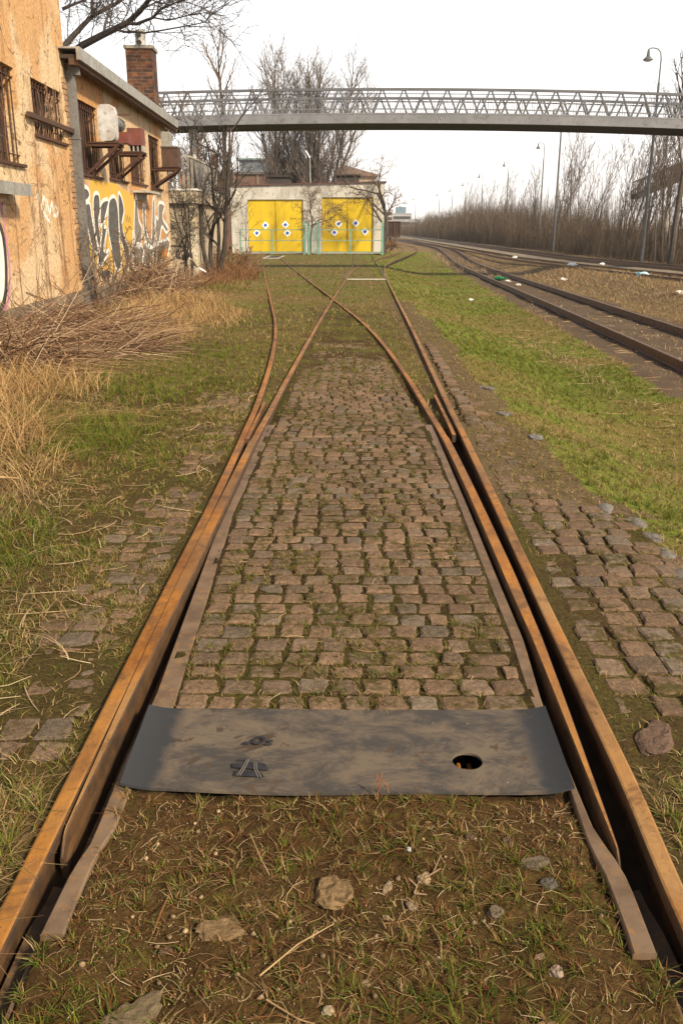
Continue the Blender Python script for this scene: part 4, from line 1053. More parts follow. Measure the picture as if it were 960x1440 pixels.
def brick(name, c1, c2, mortar, scale=9.0, rough=0.9, vert='XZ'):
    m, nt, b = new_mat(name)
    t = nt.nodes.new('ShaderNodeTexCoord'); sp = nt.nodes.new('ShaderNodeSeparateXYZ'); cb = nt.nodes.new('ShaderNodeCombineXYZ')
    nt.links.new(t.outputs['Object'], sp.inputs[0]); ad = nt.nodes.new('ShaderNodeMath'); ad.operation = 'ADD'
    nt.links.new(sp.outputs['X'], ad.inputs[0]); nt.links.new(sp.outputs['Y'], ad.inputs[1]); nt.links.new(ad.outputs[0], cb.inputs['X']); nt.links.new(sp.outputs['Z'], cb.inputs['Y'])
    n = nt.nodes.new('ShaderNodeTexBrick'); n.inputs['Color1'].default_value = rgba(c1); n.inputs['Color2'].default_value = rgba(c2); n.inputs['Mortar'].default_value = rgba(mortar)
    n.inputs['Scale'].default_value = 1.0; n.inputs['Brick Width'].default_value = 0.27; n.inputs['Row Height'].default_value = 0.085; n.inputs['Mortar Size'].default_value = 0.008
    nt.links.new(cb.outputs[0], n.inputs['Vector'])
    f = noise(nt, 6, 5, 0.7, t.outputs['Object']); d = mixrgb(nt, ramp(nt, f, 0.35, 0.7), (1.1, 1.1, 1.1), (0.5, 0.48, 0.46))
    nt.links.new(mixrgb(nt, 1.0, n.outputs['Color'], d, 'MULTIPLY'), b.inputs['Base Color']); b.inputs['Roughness'].default_value = rough
    bump(nt, b, f, 0.4, 0.02)
    return m
M['brick'] = brick('chimney_brick', (0.24, 0.085, 0.035), (0.065, 0.035, 0.025), (0.15, 0.12, 0.09))
M['brick_far'] = brick('hall_brick', (0.17, 0.085, 0.06), (0.15, 0.08, 0.06), (0.16, 0.12, 0.10))

def wall_sheet(mb, s0, s1, z0, z1, holes, rec):
    """front face at p = 0 with openings; reveals go back to p = -rec"""
    ss = sorted(set([s0, s1] + [h[0] for h in holes] + [h[1] for h in holes])); zs = sorted(set([z0, z1] + [h[2] for h in holes] + [h[3] for h in holes]))
    for i in range(len(ss) - 1):
        for j in range(len(zs) - 1):
            a, b, c, d = ss[i], ss[i + 1], zs[j], zs[j + 1]
            if any(h[0] <= a and b <= h[1] and h[2] <= c and d <= h[3] for h in holes): continue
            mb.add([(0, a, c), (0, b, c), (0, b, d), (0, a, d)], [(0, 1, 2, 3)])
    for a, b, c, d in holes:
        mb.add([(0, a, c), (-rec, a, c), (-rec, a, d), (0, a, d)], [(0, 1, 2, 3)]); mb.add([(0, b, c), (0, b, d), (-rec, b, d), (-rec, b, c)], [(0, 1, 2, 3)])
        mb.add([(0, a, d), (-rec, a, d), (-rec, b, d), (0, b, d)], [(0, 1, 2, 3)]); mb.add([(0, a, c), (0, b, c), (-rec, b, c), (-rec, a, c)], [(0, 1, 2, 3)])

def add_window(root, h, rec, panes=2, barsn=9, bars=True, label=None, pale=False):
    a, b, c, d = h
    f = MB(); p0, p1 = -rec + 0.002, -rec + 0.06
    w = 0.06
    f.box(p0, p1, a, a + w, c, d); f.box(p0, p1, b - w, b, c, d); f.box(p0, p1 - .002, a + w, b - w, c, c + w); f.box(p0, p1 - .002, a + w, b - w, d - w, d)
    for k in range(1, panes):
        y = a + (b - a) * k / panes; f.box(p0, p1 - 0.004, y - 0.03, y + 0.03, c + w, d - w)
    fr = f.build('window', M['brownframe'] if not pale else M['paint_white'], root)
    g = MB(); g.box(-rec + 0.01, -rec + 0.02, a + w, b - w, c + w, d - w); g.build('pane', M['glass'], fr)
    if bars:
        q = MB()
        for k in range(barsn):
            y = a + 0.07 + (b - a - 0.14) * k / (barsn - 1); q.tube([(-0.045, y, c + 0.01), (-0.045, y, d - 0.01)], 0.011, 6)
        for z in (c + 0.12, d - 0.12): q.bar((-0.045, a, z), (-0.045, b, z), 0.035, 0.012)
        q.build('bars', M['bars'], fr)
    s = MB(); s.box(-rec, 0.05, a - 0.05, b + 0.05, c - 0.045, c - 0.003); s.build('sill', M['bars'] if not pale else M['concrete'], fr)
    return fr

S0 = 16.9
AZ = math.atan(0.03)
def wall_root(name, label, cat, s):
    y = s / 1.00045
    return thing(name, label, cat, (-4.4 - 0.03 * y, y, 0), AZ)
def flat_poly(mb, poly, s0, p0, p1): mb.prism([(s - s0, z) for s, z in poly], lambda u, v, d: (d, u, v), p0, p1)
def ribbon(mb, pts, s0, w, p0, p1, closed=False):
    """painted line on the wall: flat strip following the points (mitred)"""
    P = [Vector((s - s0, z)) for s, z in pts]; n = len(P); L = []; Rr = []
    for i in range(n):
        a = P[(i - 1) % n] if closed or i > 0 else P[i]; b = P[(i + 1) % n] if closed or i < n - 1 else P[i]
        d = (b - a)
        if d.length < 1e-6: d = Vector((1, 0))
        d.normalize(); nn = Vector((-d.y, d.x)); L.append(P[i] + nn * w / 2); Rr.append(P[i] - nn * w / 2)
    m = n if closed else n - 1
    for i in range(m):
        j = (i + 1) % n
        mb.add([(p1, L[i].x, L[i].y), (p1, L[j].x, L[j].y), (p1, Rr[j].x, Rr[j].y), (p1, Rr[i].x, Rr[i].y)], [(3, 2, 1, 0)])

def smooth_closed(poly, k=4):
    n = len(poly); out = []
    for i in range(n):
        p0, p1, p2, p3 = poly[i - 1], poly[i], poly[(i + 1) % n], poly[(i + 2) % n]
        for j in range(k):
            t = j / k; out.append(tuple(0.5 * (2 * b + (c - a) * t + (2 * a - 5 * b + 4 * c - d) * t * t + (3 * b - a - 3 * c + d) * t ** 3) for a, b, c, d in zip(p0, p1, p2, p3)))
    return out
def smooth_open(p, k=4):
    q = [p[0]] + list(p) + [p[-1]]; out = []
    for i in range(1, len(q) - 2):
        for j in range(k):
            t = j / k; out.append(tuple(0.5 * (2 * b + (c - a) * t + (2 * a - 5 * b + 4 * c - d) * t * t + (3 * b - a - 3 * c + d) * t ** 3) for a, b, c, d in zip(q[i - 1], q[i], q[i + 1], q[i + 2])))
    return out + [p[-1]]

# ---- tall house -----------------------------------------------------------------
hs = wall_root('ochre_house', 'tall peeling ochre house with barred windows nearest the camera on the left', 'house', S0)
H1 = (11.9 - S0, 14.05 - S0, 2.46, 3.75); H2 = (14.82 - S0, 16.5 - S0, 2.95, 3.75)
m = MB(); wall_sheet(m, 4.5 - S0, 0, 0.475, 9.0, [H1, H2], 0.24)
m.box(-9, -0.30, 4.5 - S0, -0.001, -0.3, 9.0)
m.add([(0, 0, 0.475), (-0.31, 0, 0.475), (-0.31, 0, 9), (0, 0, 9)], [(0, 1, 2, 3)]); m.add([(0, 4.5 - S0, 9), (0, 0, 9), (-.31, 0, 9), (-.31, 4.5 - S0, 9)], [(0, 1, 2, 3)])
m.build('wall', M['ochre'], hs)
m = MB(); m.box(-0.29, 0.035, 4.5 - S0, -0.95, -0.3, 0.47); m.box(-0.29, 0.012, -0.948, -0.002, -0.3, 0.468); m.build('plinth', M['plinth'], hs)
add_window(hs, H1, 0.24, 3, 12, pale=False); add_window(hs, H2, 0.24, 2, 11)
m = MB(); m.bar((0.06, 14.35 - S0, 3.18), (0.06, 16.95 - S0, 3.18), 0.06, 0.07); m.build('crossbar', M['brownframe'], hs)
m = MB(); m.box(0.001, 0.28, 9.5 - S0, 13.35 - S0, 2.02, 2.13); m.box(0.28, 0.30, 9.5 - S0, 13.37 - S0, 1.99, 2.15); m.build('ledge', M['zinc'], hs)
# broken strip of bare brick at the corner
m = MB(); rq = random.Random(4)
for k in range(44):
    z = 0.5 + k * 0.088
    if z > 4.1: break
    m.box(0.0005, 0.014 + 0.01 * rq.random(), -0.04 - rq.uniform(0.10, 0.26), -0.004, z, z + 0.074)
m.build('bare_brick', pm('bare_brick', (0.34, 0.20, 0.11), (0.24, 0.145, 0.09), 5, 0.95, (0.40, 0.29, 0.17), 12), hs)
m = MB()
blk = smooth_open(G_BLK, 3); pts = [(12.0, 1.75)] + [(s, z) for s, z in blk] + [(11.5, 0.50), (11.2, 0.8), (11.3, 1.5)]
flat_poly(m, [(s, z) for s, z in pts], S0, 0.001, 0.003); gf = m.build('graffiti', M['paint_white'], hs)
m = MB(); ribbon(m, [(11.4, 1.85), (12.2, 1.78)] + blk, S0, 0.11, 0, 0.0055); m.build('outline', M['paint_thin'], gf)
m = MB(); ribbon(m, [(11.6, 2.0), (12.5, 1.98), (12.86, 1.9)] + smooth_open(G_PINK[1:], 3), S0, 0.06, 0, 0.0045); m.build('pink_line', M['paint_pink'], gf)
for st in G_WSCR: m = MB(); ribbon(m, smooth_open(st, 3), S0, 0.055, 0, 0.003); m.build('scrawl', M['paint_white'], hs)

# dry creeper on the house
m = MB(); rq = random.Random(9)
def creeper(s, z0, z1, r, sway):
    pts = []; n = 12; q = s
    for k in range(n):
        t = k / (n - 1); q += rq.uniform(-sway, sway); pts.append((0.012 + 0.02 * rq.random(), q - S0, z0 + (z1 - z0) * t))
    m.tube(pts, [r * (1 - 0.6 * k / n) for k in range(n)], 5, col=None)
    return pts
for s in (14.75, 14.85, 14.6, 15.6, 15.9, 16.3, 14.3, 13.4): 
    top = rq.uniform(2.2, 3.7); P_ = creeper(s, 0.15, top, 0.0065, 0.07)
    for _ in range(9):
        b0 = P_[rq.randrange(1, 11)]; dz = rq.uniform(-0.2, 0.5); ds = rq.uniform(-0.5, 0.5)
        m.tube([b0, (0.03, b0[1] + ds * .5, b0[2] + dz * .7), (0.02, b0[1] + ds, b0[2] + dz)], [0.005, 0.004, 0.003], 4)
for _ in range(26):
    s = rq.uniform(14.95, 16.4); z = rq.uniform(2.95, 3.6); m.tube([(0.0, s - S0, z), (0.03, s + rq.uniform(-.2, .2) - S0, z + .2), (0.0, s + rq.uniform(-.3, .3) - S0, z + rq.uniform(-.5, .3))], [0.006, 0.005, 0.003], 4)
o = m.build('dry_creeper', pm('creeper', (0.22, 0.13, 0.08), (0.32, 0.21, 0.13), 9, 0.9), loc=hs.location); o.rotation_euler = hs.rotation_euler
tag(o, 'leafless creeper climbing the ochre house wall and its barred window', 'creeper')

# ---- annex ----------------------------------------------------------------------
ax = wall_root('low_annex', 'low graffiti covered annex with flat eaves and four barred windows', 'building', S0)
WA = [(17.4, 19.0, 2.53, 3.8), (19.75, 21.5, 2.57, 3.8), (22.0, 23.8, 2.60, 3.76), (24.5, 26.1, 2.58, 3.85)]
BW = [(19.55, 20.55, 0.02, 0.40), (21.5, 22.7, 0.02, 0.40), (23.85, 25.1, 0.02, 0.38)]
loc4 = lambda h: (h[0] - S0, h[1] - S0, h[2], h[3])
m = MB(); wall_sheet(m, 0.002, 27.2 - S0, 0.46, 4.30, [loc4(h) for h in WA], 0.22)
L_ = 27.2 - S0
m.add([(0, L_, 0.46), (-6, L_, 0.46), (-6, L_, 4.3), (0, L_, 4.3)], [(0, 1, 2, 3)]); m.box(-6, -0.5, 0.003, L_ - .001, -0.3, 4.3)
m.build('wall', M['ochre2'], ax)
m = MB(); wall_sheet(m, 0.003, L_ + 0.02, -0.4, 0.455, [loc4(h) for h in BW], 0.2); m.v = [(x + 0.02, y, z) for x, y, z in m.v]
m.add([(0.02, L_ + .02, -.4), (-3, L_ + .02, -.4), (-3, L_ + .02, .455), (.02, L_ + .02, .455)], [(0, 1, 2, 3)]); m.add([(0.02, 0.003, .455), (0.02, L_ + .02, .455), (-.001, L_ + .02, .4595), (-.001, 0.003, .4595)], [(0, 1, 2, 3)])
m.build('plinth', M['plinth'], ax)
for h in BW:
    a, b, c, d = loc4(h); m = MB(); m.box(-0.185, -0.17, a, b, c, d); q = m.build('basement_window', M['glass'], ax)
    m = MB(); [m.box(-0.168, -0.13, a + (b - a) * t - .02, a + (b - a) * t + .02, c, d) for t in (0.02, .5, .98)]; m.box(-0.166, -0.132, a, b, d - 0.05, d - .002); m.build('frame', M['concrete'], q)
for k, h in enumerate(WA): add_window(ax, loc4(h), 0.22, 2 + k % 2, 10)
m = MB(); m.box(-6.2, 0.30, -0.30, L_ + 0.10, 4.30, 4.36); rf = m.build('roof', M['soffit'], ax)
m = MB()
for k in range(9):
    y0 = -0.36 + k * 1.2; m.box(0.302, 0.36, y0, y0 + 1.185, 4.27, 4.47); m.box(-0.05, 0.30, y0, y0 + 1.185, 4.44, 4.468)
m.build('gutter', M['zinc'], rf)
m = MB(); m.box(-6.2, -0.06, -0.30, L_ + 0.1, 4.362, 4.43); m.build('roofing', M['concrete'], rf)
m = MB(); m.box(0.15, 0.299, -0.3, L_ + 0.08, 4.20, 4.298); m.build('fascia_board', pm('fascia_wood', (0.11, 0.062, 0.038), (0.075, 0.045, 0.03), 4, 0.9), rf)
m = MB(); m.box(0.02, 0.15, -0.06, 0.09, 0.02, 4.14); m.box(0.01, 0.16, -0.07, 0.10, 3.05, 3.09); m.box(0.01, 0.16, -0.07, 0.10, 1.4, 1.44); m.box(0.06, 0.24, -0.04, 0.07, 4.08, 4.27); m.build('downpipe', M['downpipe'], ax)
m = MB(); flat_poly(m, [(18.03, 2.44), (19.3, 2.46), (20.21, 2.47), (21.3, 2.36), (22.05, 2.28), (22.35, 2.0), (21.92, 1.55), (21.6, 1.2), (21.28, 1.07), (20.41, 0.61), (19.4, .66), (18.63, 0.65), (17.77, 0.94), (17.5, 1.2), (17.33, 1.55), (17.27, 1.82), (17.82, 2.02)], S0, 0.001, 0.0025)
gy = m.build('graffiti_ground', M['paint_yellow'], ax)
for k, p in enumerate(G_DARK):
    m = MB(); e = MB(); q = smooth_closed(p, 4); flat_poly(m, q, S0, 0.0028, 0.0042 + k * 0.0001); ribbon(e, q, S0, 0.075, 0, 0.0062 + k * 0.0001, True)
    lt = m.build('dark_letter', M['paint_black'], ax); e.build('letter_outline', M['paint_white'], lt)
for k, p in enumerate(G_LIGHT):
    m = MB(); e = MB(); q = smooth_closed(p, 4); flat_poly(m, q, S0, 0.003, 0.0045 + k * 0.0001); ribbon(e, q, S0, 0.085, 0, 0.0066 + k * 0.0001, True)
    lt = m.build('pale_letter', M['paint_grey'], ax); e.build('letter_outline', M['paint_white'], lt)
for p in G_SCR: m = MB(); ribbon(m, p, S0, 0.03, 0, 0.0055); m.build('scrawl', M['paint_thin'], gy)
m = MB(); flat_poly(m, G_CROWN, S0, 0.0045, 0.006); m.build('crown_mark', M['paint_thin'], gy)
m = MB(); m.box(0.004, 0.10, 25.35 - S0, 25.8 - S0, 0.74, 1.02); tag(m.build('meter_box', pm('orange_paint', (0.55, 0.22, 0.02), (0.4, 0.15, 0.03), 8, 0.6), ax), 'orange box')
m = MB(); m.box(0.002, 0.36, 22.1 - S0, 23.7 - S0, 2.36, 2.41); m.prism([(22.15 - S0, 2.36), (23.6 - S0, 2.36), (23.45 - S0, 2.24), (22.2 - S0, 2.20)], lambda u, v, d: (d, u, v), 0.02, 0.05); m.build('canopy', M['concrete'], ax)
m = MB(); m.box(-0.76, -0.07, 26.15 - S0, 26.90 - S0, 4.30, 6.10); ch = m.build('chimney', M['brick'], ax)
m = MB(); m.box(-0.80, -0.03, 26.11 - S0, 26.94 - S0, 6.102, 6.18); m.build('cap', M['concrete'], ch)
m = MB(); m.lathe([(0.14, 0), (0.14, 0.40), (0.12, 0.42)], (-0.40, 26.5 - S0, 6.18), 14); pot = m.build('chimney_pot', pm('pot_white', (0.62, 0.60, 0.55), (0.5, 0.47, 0.42), 8, 0.8), ch, smooth=False)
m = MB()
for z, yy in ((6.28, -0.01), (6.46, 0.0)): m.tube([(-0.40 - 0.02, 26.5 - S0 - 0.145 - .002, z), (-0.40 - .02, 26.5 - S0 - 0.13, z)], 0.065, 12)
m.build('flue_hole', M['paint_thin'], pot)
def bracket(s, z, reach, foot, root):
    m = MB()
    for q in (s - 0.22, s + 0.22):
        m.bar((0, q - S0, z), (reach, q - S0, z), 0.05); m.bar((0, q - S0, foot), (reach - 0.04, q - S0, z - 0.03), 0.05)
    m.box(0.05, reach, s - 0.26 - S0, s + 0.26 - S0, z + 0.026, z + 0.055)
    m.build('bracket', M['bars'], root)
bracket(18.15, 3.05, 0.62, 2.55, ax); bracket(20.6, 3.07, 0.60, 2.6, ax); bracket(25.0, 3.02, 0.68, 2.6, ax)
# ventilation gear on the brackets
def on_wall(name, label, cat, s, p, z):
    y = s / 1.00045; return thing(name, label, cat, (-4.4 - 0.03 * y + p, y, z), AZ)
vf = on_wall('ventilator', 'white boxy ventilator with a grey motor on a wall bracket', 'ventilator', 18.1, 0.42, 3.107)
m = MB(); prof = []
for k in range(24):
    a = 2 * math.pi * k / 24; ca, sa = math.cos(a), math.sin(a); prof.append((0.155 * abs(ca) ** 0.5 * (1 if ca > 0 else -1), 0.325 + 0.315 * abs(sa) ** 0.42 * (1 if sa > 0 else -1)))
m.prism(prof, lambda u, v, d: (u, d, v), -0.2, 0.12); cas = m.build('casing', pm('white_enamel', (0.52, 0.52, 0.53), (0.36, 0.34, 0.32), 3, 0.5, (0.26, 0.2, 0.15), 9), vf)
m = MB(); m.tube([(0.05, 0.12, 0.36), (0.05, 0.62, 0.36)], 0.12, 14); m.tube([(0.05, 0.58, 0.36), (0.05, 0.66, 0.36)], 0.135, 14); m.build('motor', pm('motor_grey', (0.16, 0.16, 0.15), (0.1, 0.1, 0.095), 8, 0.5), vf)
m = MB(); m.box(0.03, 0.26, 0.40, 0.75, 0.02, 0.22); m.build('housing', pm('oxide_red', (0.20, 0.05, 0.035), (0.13, 0.045, 0.035), 7, 0.7), vf)
m = MB(); m.bar((-0.02, 0.15, 0.50), (0.30, 0.50, 0.535), 0.05, 0.03); m.build('cover_arm', M['bars'], vf)
rbx = on_wall('switch_box', 'dull red metal box standing on the middle wall bracket', 'box', 20.6, 0.44, 3.127)
m = MB(); m.box(-0.15, 0.15, -0.2, 0.22, 0.12, 0.46); m.build('case', pm('dull_red', (0.19, 0.06, 0.045), (0.13, 0.05, 0.04), 5, 0.7), rbx)
m = MB(); [m.box(-0.14 + k * 0.09, -0.11 + k * 0.09, -0.18, 0.2, 0.0, 0.118) for k in range(4)]; m.build('foot', M['concrete'], rbx)
ub = on_wall('fan_unit', 'dark brown fan box with a grey duct on the far wall bracket', 'fan unit', 25.0, 0.48, 3.077)
m = MB(); m.box(-0.21, 0.22, -0.25, 0.28, 0.0, 0.50); m.box(-0.225, 0.235, -0.265, -0.25, 0.0, 0.035); m.box(-0.225, 0.235, -0.265, -0.25, 0.465, 0.50); m.build('case', pm('brown_case', (0.06, 0.035, 0.025), (0.09, 0.05, 0.035), 6, 0.6), ub)
m = MB(); m.box(-0.20, 0.02, -0.2, 0.22, 0.502, 0.86); m.build('duct', M['zinc'], ub)

# ---- low garage behind the annex -------------------------------------------------
ga = thing('low_garage', 'low beige flat roofed garage with black arch graffiti behind the annex', 'garage', (-7.4, 30, -0.2))
m = MB(); m.box(-2.9, 2.42, 0.0, 7.5, -0.4, 2.52); m.build('wall', M['beige'], ga)
m = MB(); m.box(-3.0, 2.55, -0.14, 7.7, 2.522, 2.90); rf = m.build('roof', M['beige'], ga)
m = MB(); m.box(-3.0, 2.58, -0.17, 7.72, 2.902, 2.96); m.build('roof_edge', pm('pale_edge', (0.66, 0.64, 0.60), (0.5, 0.48, 0.44), 5, 0.7), rf)
m = MB(); m.box(2.3, 2.50, -0.06, 0.0 - .002, -0.3, 2.5); m.build('corner_pier', pm('pier_white', (0.58, 0.54, 0.46), (0.5, 0.40, 0.24), 3, 0.9), ga)
for st in G_ARCH:
    m = MB(); q = smooth_open(st, 4); P2 = [(x + 7.4, z + 0.2) for x, z in q]
    mm = MB(); ribbon(mm, P2, 0, 0.055, 0, 0.004); m.add([(y, -x, z) for x, y, z in mm.v], mm.f); m.build('graffiti_line', M['paint_thin'], ga)
rl = thing('terrace_railing', 'grey slatted terrace railing with a pale handrail above the garage', 'railing', (-7.4, 30.4, 2.76))
m = MB(); m.bar((-2.8, 0, 1.02), (2.3, 0, 0.98), 0.06); m.bar((2.3, 0.04, 0.98), (2.3, 6.5, 0.98), 0.06); m.build('handrail', M['concrete'], rl)
m = MB()
for k in range(34): m.box(-2.75 + k * 0.15, -2.67 + k * 0.15, -0.012, 0.012, 0.02, 0.96)
for k in range(30): m.box(2.29, 2.31, 0.2 + k * 0.2, 0.3 + k * 0.2, 0.02, 0.95)
m.build('slats', pm('weathered_slat', (0.17, 0.155, 0.14), (0.26, 0.24, 0.22), 3, 0.8), rl)
# white plastic sheet caught on the brush
m = MB(); V = []; n = 9
for i in range(n):
    for j in range(n):
        u, v = i / (n - 1), j / (n - 1); V.append((u * 0.48 + 0.12 * v * (1 - v), 0.4 * v, 0.42 * (1 - u) ** 0.8 - 0.1 * v + 0.05 * math.sin(7 * u + 3 * v) + 0.05))
m.add(V, [(i * n + j, (i + 1) * n + j, (i + 1) * n + j + 1, i * n + j + 1) for i in range(n - 1) for j in range(n - 1)])
tag(m.build('plastic_sheet', M['white_plastic'], smooth=True, loc=(-4.80, 27.6, 0.22)), 'crumpled white plastic sheet caught on the brush heap', 'plastic sheet')

# ---- engine shed ------------------------------------------------------------------
YS = 88.0; ZB = -0.64
sh = thing('engine_shed', 'low white shed with two pairs of yellow doors marked by blue diamonds', 'shed', (-3.9, YS, ZB))
def wz(z): return z - ZB
D1 = (-9.53, -4.32, -0.58, 4.12); D2 = (-2.59, 2.25, -0.58, 4.32)
m = MB()
tops = lambda x: 5.30 + (x + 11) / 14.3 * 0.34
holes = [D1, D2]
xs_ = [-11.1, D1[0], D1[1], D2[0], D2[1], 3.3]
for a, b in zip(xs_[:-1], xs_[1:]):
    h = [d for d in holes if d[0] == a]
    z0 = h[0][3] if h else ZB - 0.3
    A_ = [(a + 3.9, 0, wz(z0)), (b + 3.9, 0, wz(z0)), (b + 3.9, 0, wz(tops(b))), (a + 3.9, 0, wz(tops(a)))]
    m.add(A_, [(0, 1, 2, 3)])
for a, b, c, d in holes:
    a += 3.9; b += 3.9; c, d = wz(c), wz(d)
    m.add([(a, 0, c), (a, 0, d), (a, .35, d), (a, .35, c)], [(0, 1, 2, 3)]); m.add([(b, 0, c), (b, .35, c), (b, .35, d), (b, 0, d)], [(0, 1, 2, 3)]); m.add([(a, 0, d), (b, 0, d), (b, .35, d), (a, .35, d)], [(0, 1, 2, 3)])
x0, x1 = -7.2, 7.2
m.add([(x0, 0, -.3), (x0, 0, wz(5.30)), (x0, 24, wz(5.3)), (x0, 24, -.3)], [(0, 1, 2, 3)]); m.add([(x1, 0, -.3), (x1, 24, -.3), (x1, 24, wz(5.64)), (x1, 0, wz(5.64))], [(0, 1, 2, 3)]); m.add([(x0, 24, -.3), (x0, 24, wz(5.3)), (x1, 24, wz(5.64)), (x1, 24, -.3)], [(0, 1, 2, 3)])
m.build('wall', M['white_wall'], sh)
m = MB(); m.add([(x0 - .15, -.18, wz(5.305)), (x1 + .15, -.18, wz(5.645)), (x1 + .15, 24.2, wz(5.645)), (x0 - .15, 24.2, wz(5.305)), (x0 - .15, -.18, wz(5.385)), (x1 + .15, -.18, wz(5.725)), (x1 + .15, 24.2, wz(5.725)), (x0 - .15, 24.2, wz(5.385))], [(0, 3, 2, 1), (4, 5, 6, 7), (0, 1, 5, 4), (1, 2, 6, 5), (2, 3, 7, 6), (3, 0, 4, 7)])
rf = m.build('roof', pm('tar_roof', (0.16, 0.06, 0.05), (0.09, 0.06, 0.055), 2, 0.9), sh)
for a, b, z in ((-7.65, -5.75, 5.55), (-1.05, 0.92, 5.66)):
    m = MB(); a += 3.9; b += 3.9; z = wz(z); m.box(a, b, 2.0, 6.0, z - .1, z + 0.66); m.box(a - .2, b + .15, 1.8, 6.2, z + 0.662, z + 0.78); m.build('roof_light', pm('dark_lantern', (0.035, 0.028, 0.025), (0.05, 0.04, 0.035), 3, 0.7), rf)
M['yellow'] = pm('yellow_door', (0.62, 0.43, 0.012), (0.55, 0.375, 0.012), 0.8, 0.6, (0.46, 0.31, 0.02), 2.5, stretch=(1, 1, 0.25))
blue = pm('sign_blue', (0.03, 0.10, 0.42), (0.025, 0.085, 0.36), 2, 0.5); M['sign_white'] = pm('sign_white', (0.85, 0.85, 0.85), (0.8, 0.8, 0.8), 2, 0.5)
dia = [[(-8.74, 1.13), (-7.91, 1.83)], [(-6.03, 1.88), (-5.85, 1.13)], [(-1.41, 1.19), (-1.01, 1.96)], [(0.60, 2.02), (1.48, 1.25)]]
for k, (a, b) in enumerate(((D1[0], (D1[0] + D1[1]) / 2), ((D1[0] + D1[1]) / 2, D1[1]), (D2[0], -0.17), (-0.17, D2[1]))):
    c, d = (D1 if k < 2 else D2)[2:]
    m = MB(); a0, b0 = a + 3.9 + 0.02, b + 3.9 - 0.02; m.box(a0, b0, 0.16, 0.22, wz(c), wz(d) - 0.02)
    for z in (c + 0.05, c + (d - c) * 0.27, c + (d - c) * 0.52, c + (d - c) * 0.76, d - 0.12): m.box(a0, b0, 0.148, 0.159, wz(z), wz(z) + 0.045)
    for x in (a0, b0 - 0.07): m.box(x, x + 0.07, 0.140, 0.147, wz(c), wz(d) - 0.02)
    lf = m.build('door', M['yellow'], sh)
    for x, z in dia[k]:
        q = MB(); x += 3.9; z = wz(z); s = 0.37; q.prism([(x - s, z), (x, z - s), (x + s, z), (x, z + s)], lambda u, v, dd: (u, dd, v), 0.128, 0.138); mk = q.build('diamond_sign', M['sign_white'], lf)
        q = MB(); s = 0.19; q.prism([(x - s, z), (x, z - s), (x + s, z), (x, z + s)], lambda u, v, dd: (u, dd, v), 0.118, 0.1275); qq = q.build('blue_centre', blue, lf)
m = MB(); m.box(-0.17 + 3.9 - .04, -0.17 + 3.9 + .04, 0.10, 0.139, wz(0.4), wz(2.3)); m.build('door_bolt', M['dark_iron'], sh)
# inspection pit mouth
m = MB(); y = 70.0; cx = float(xLs(y)) + 0.75; z = float(fall(y)) - 0.01
m.box(cx - 0.62, cx + 0.62, y, y + 0.3, z, z + 0.06); m.box(cx - 0.62, cx - 0.5, y + .302, y + 6, z, z + 0.06); m.box(cx + .5, cx + .62, y + .302, y + 6, z, z + 0.06)
pit = m.build('pit_edge', M['concrete']); tag(pit, 'pale concrete rim of the dark pit between the rails before the left yellow doors', 'pit')
m = MB(); m.box(cx - 0.5, cx + 0.5, y + 0.302, y + 6, z + 0.001, z + 0.02); m.build('pit_floor', M['paint_thin'], pit)
# concrete apron in front of the doors
m = MB(); m.box(-10, 2.9, 83.2, 87.95, -0.62, -0.595); ap = m.build('shed_apron', M['concrete']); tag(ap, kind='structure')

# ---- green fence ------------------------------------------------------------------
gm = pm('green_paint', (0.17, 0.33, 0.26), (0.13, 0.25, 0.20), 3, 0.6, (0.2, 0.17, 0.12), 9)
YF = 82.8
fe = thing('green_fence', 'pale green tube fence with tall gate posts in front of the yellow doors', 'fence', (-3.3, YF, -0.62))
def post(x, h, w=0.14):
    q = MB(); q.box(x - w / 2 + 3.3, x + w / 2 + 3.3, -w / 2, w / 2, -0.1, h); q.build('post', gm, fe)
for x in (-9.7, -6.9, 0.13): post(x, 2.1)
for x in (-4.0, -3.62, -2.75, 2.95): post(x, 2.75, 0.22)
q = MB()
for a, b in ((-9.62, -4.12), (-2.63, 2.83)):
    for z in (0.15, 1.15, 2.05): q.bar((a + 3.3, 0.0, z), (b + 3.3, 0.0, z), 0.075)
q.build('rails', gm, fe)
q = MB()
for k in range(6): q.bar((-3.48 + 3.3 + k * 0.115, 0, 0.1), (-3.48 + 3.3 + k * .115, 0, 2.2), 0.03)
for z in (0.12, 2.2): q.bar((-3.5 + 3.3, 0.03, z), (-2.87 + 3.3, 0.03, z), 0.045)
q.build('gate', gm, fe)

# ---- brick hall and others behind ---------------------------------------------------
bh = thing('brick_hall', 'brown brick factory hall with a glazed roof lantern behind the shed', 'factory', (-13.2, 130, -0.6))
m = MB(); m.box(-6, 9.0, 0, 26, -0.4, 9.2); m.build('wall', M['brick_far'], bh)
m = MB(); [m.box(x, x + 0.28, -0.12, -0.004, 0, 9.15) for x in (-5.9, -2.7, 0.5, 3.6, 6.6, 8.7)]; m.build('pilasters', pm('pale_pier', (0.24, 0.17, 0.13), (0.2, 0.14, 0.11), 1, 0.9), bh)
m = MB(); m.box(-6.2, 9.2, -0.25, 26.2, 9.202, 9.5); rf = m.build('roof', pm('hall_roof', (0.09, 0.08, 0.075), (0.12, 0.1, 0.095), 1, 0.9), bh)
m = MB(); m.box(-2.2, 3.4, 3, 22, 9.502, 11.2); m.build('lantern_glass', pm('grey_glazing', (0.10, 0.115, 0.135), (0.17, 0.19, 0.21), 1.2, 0.3, spec=0.5), rf)
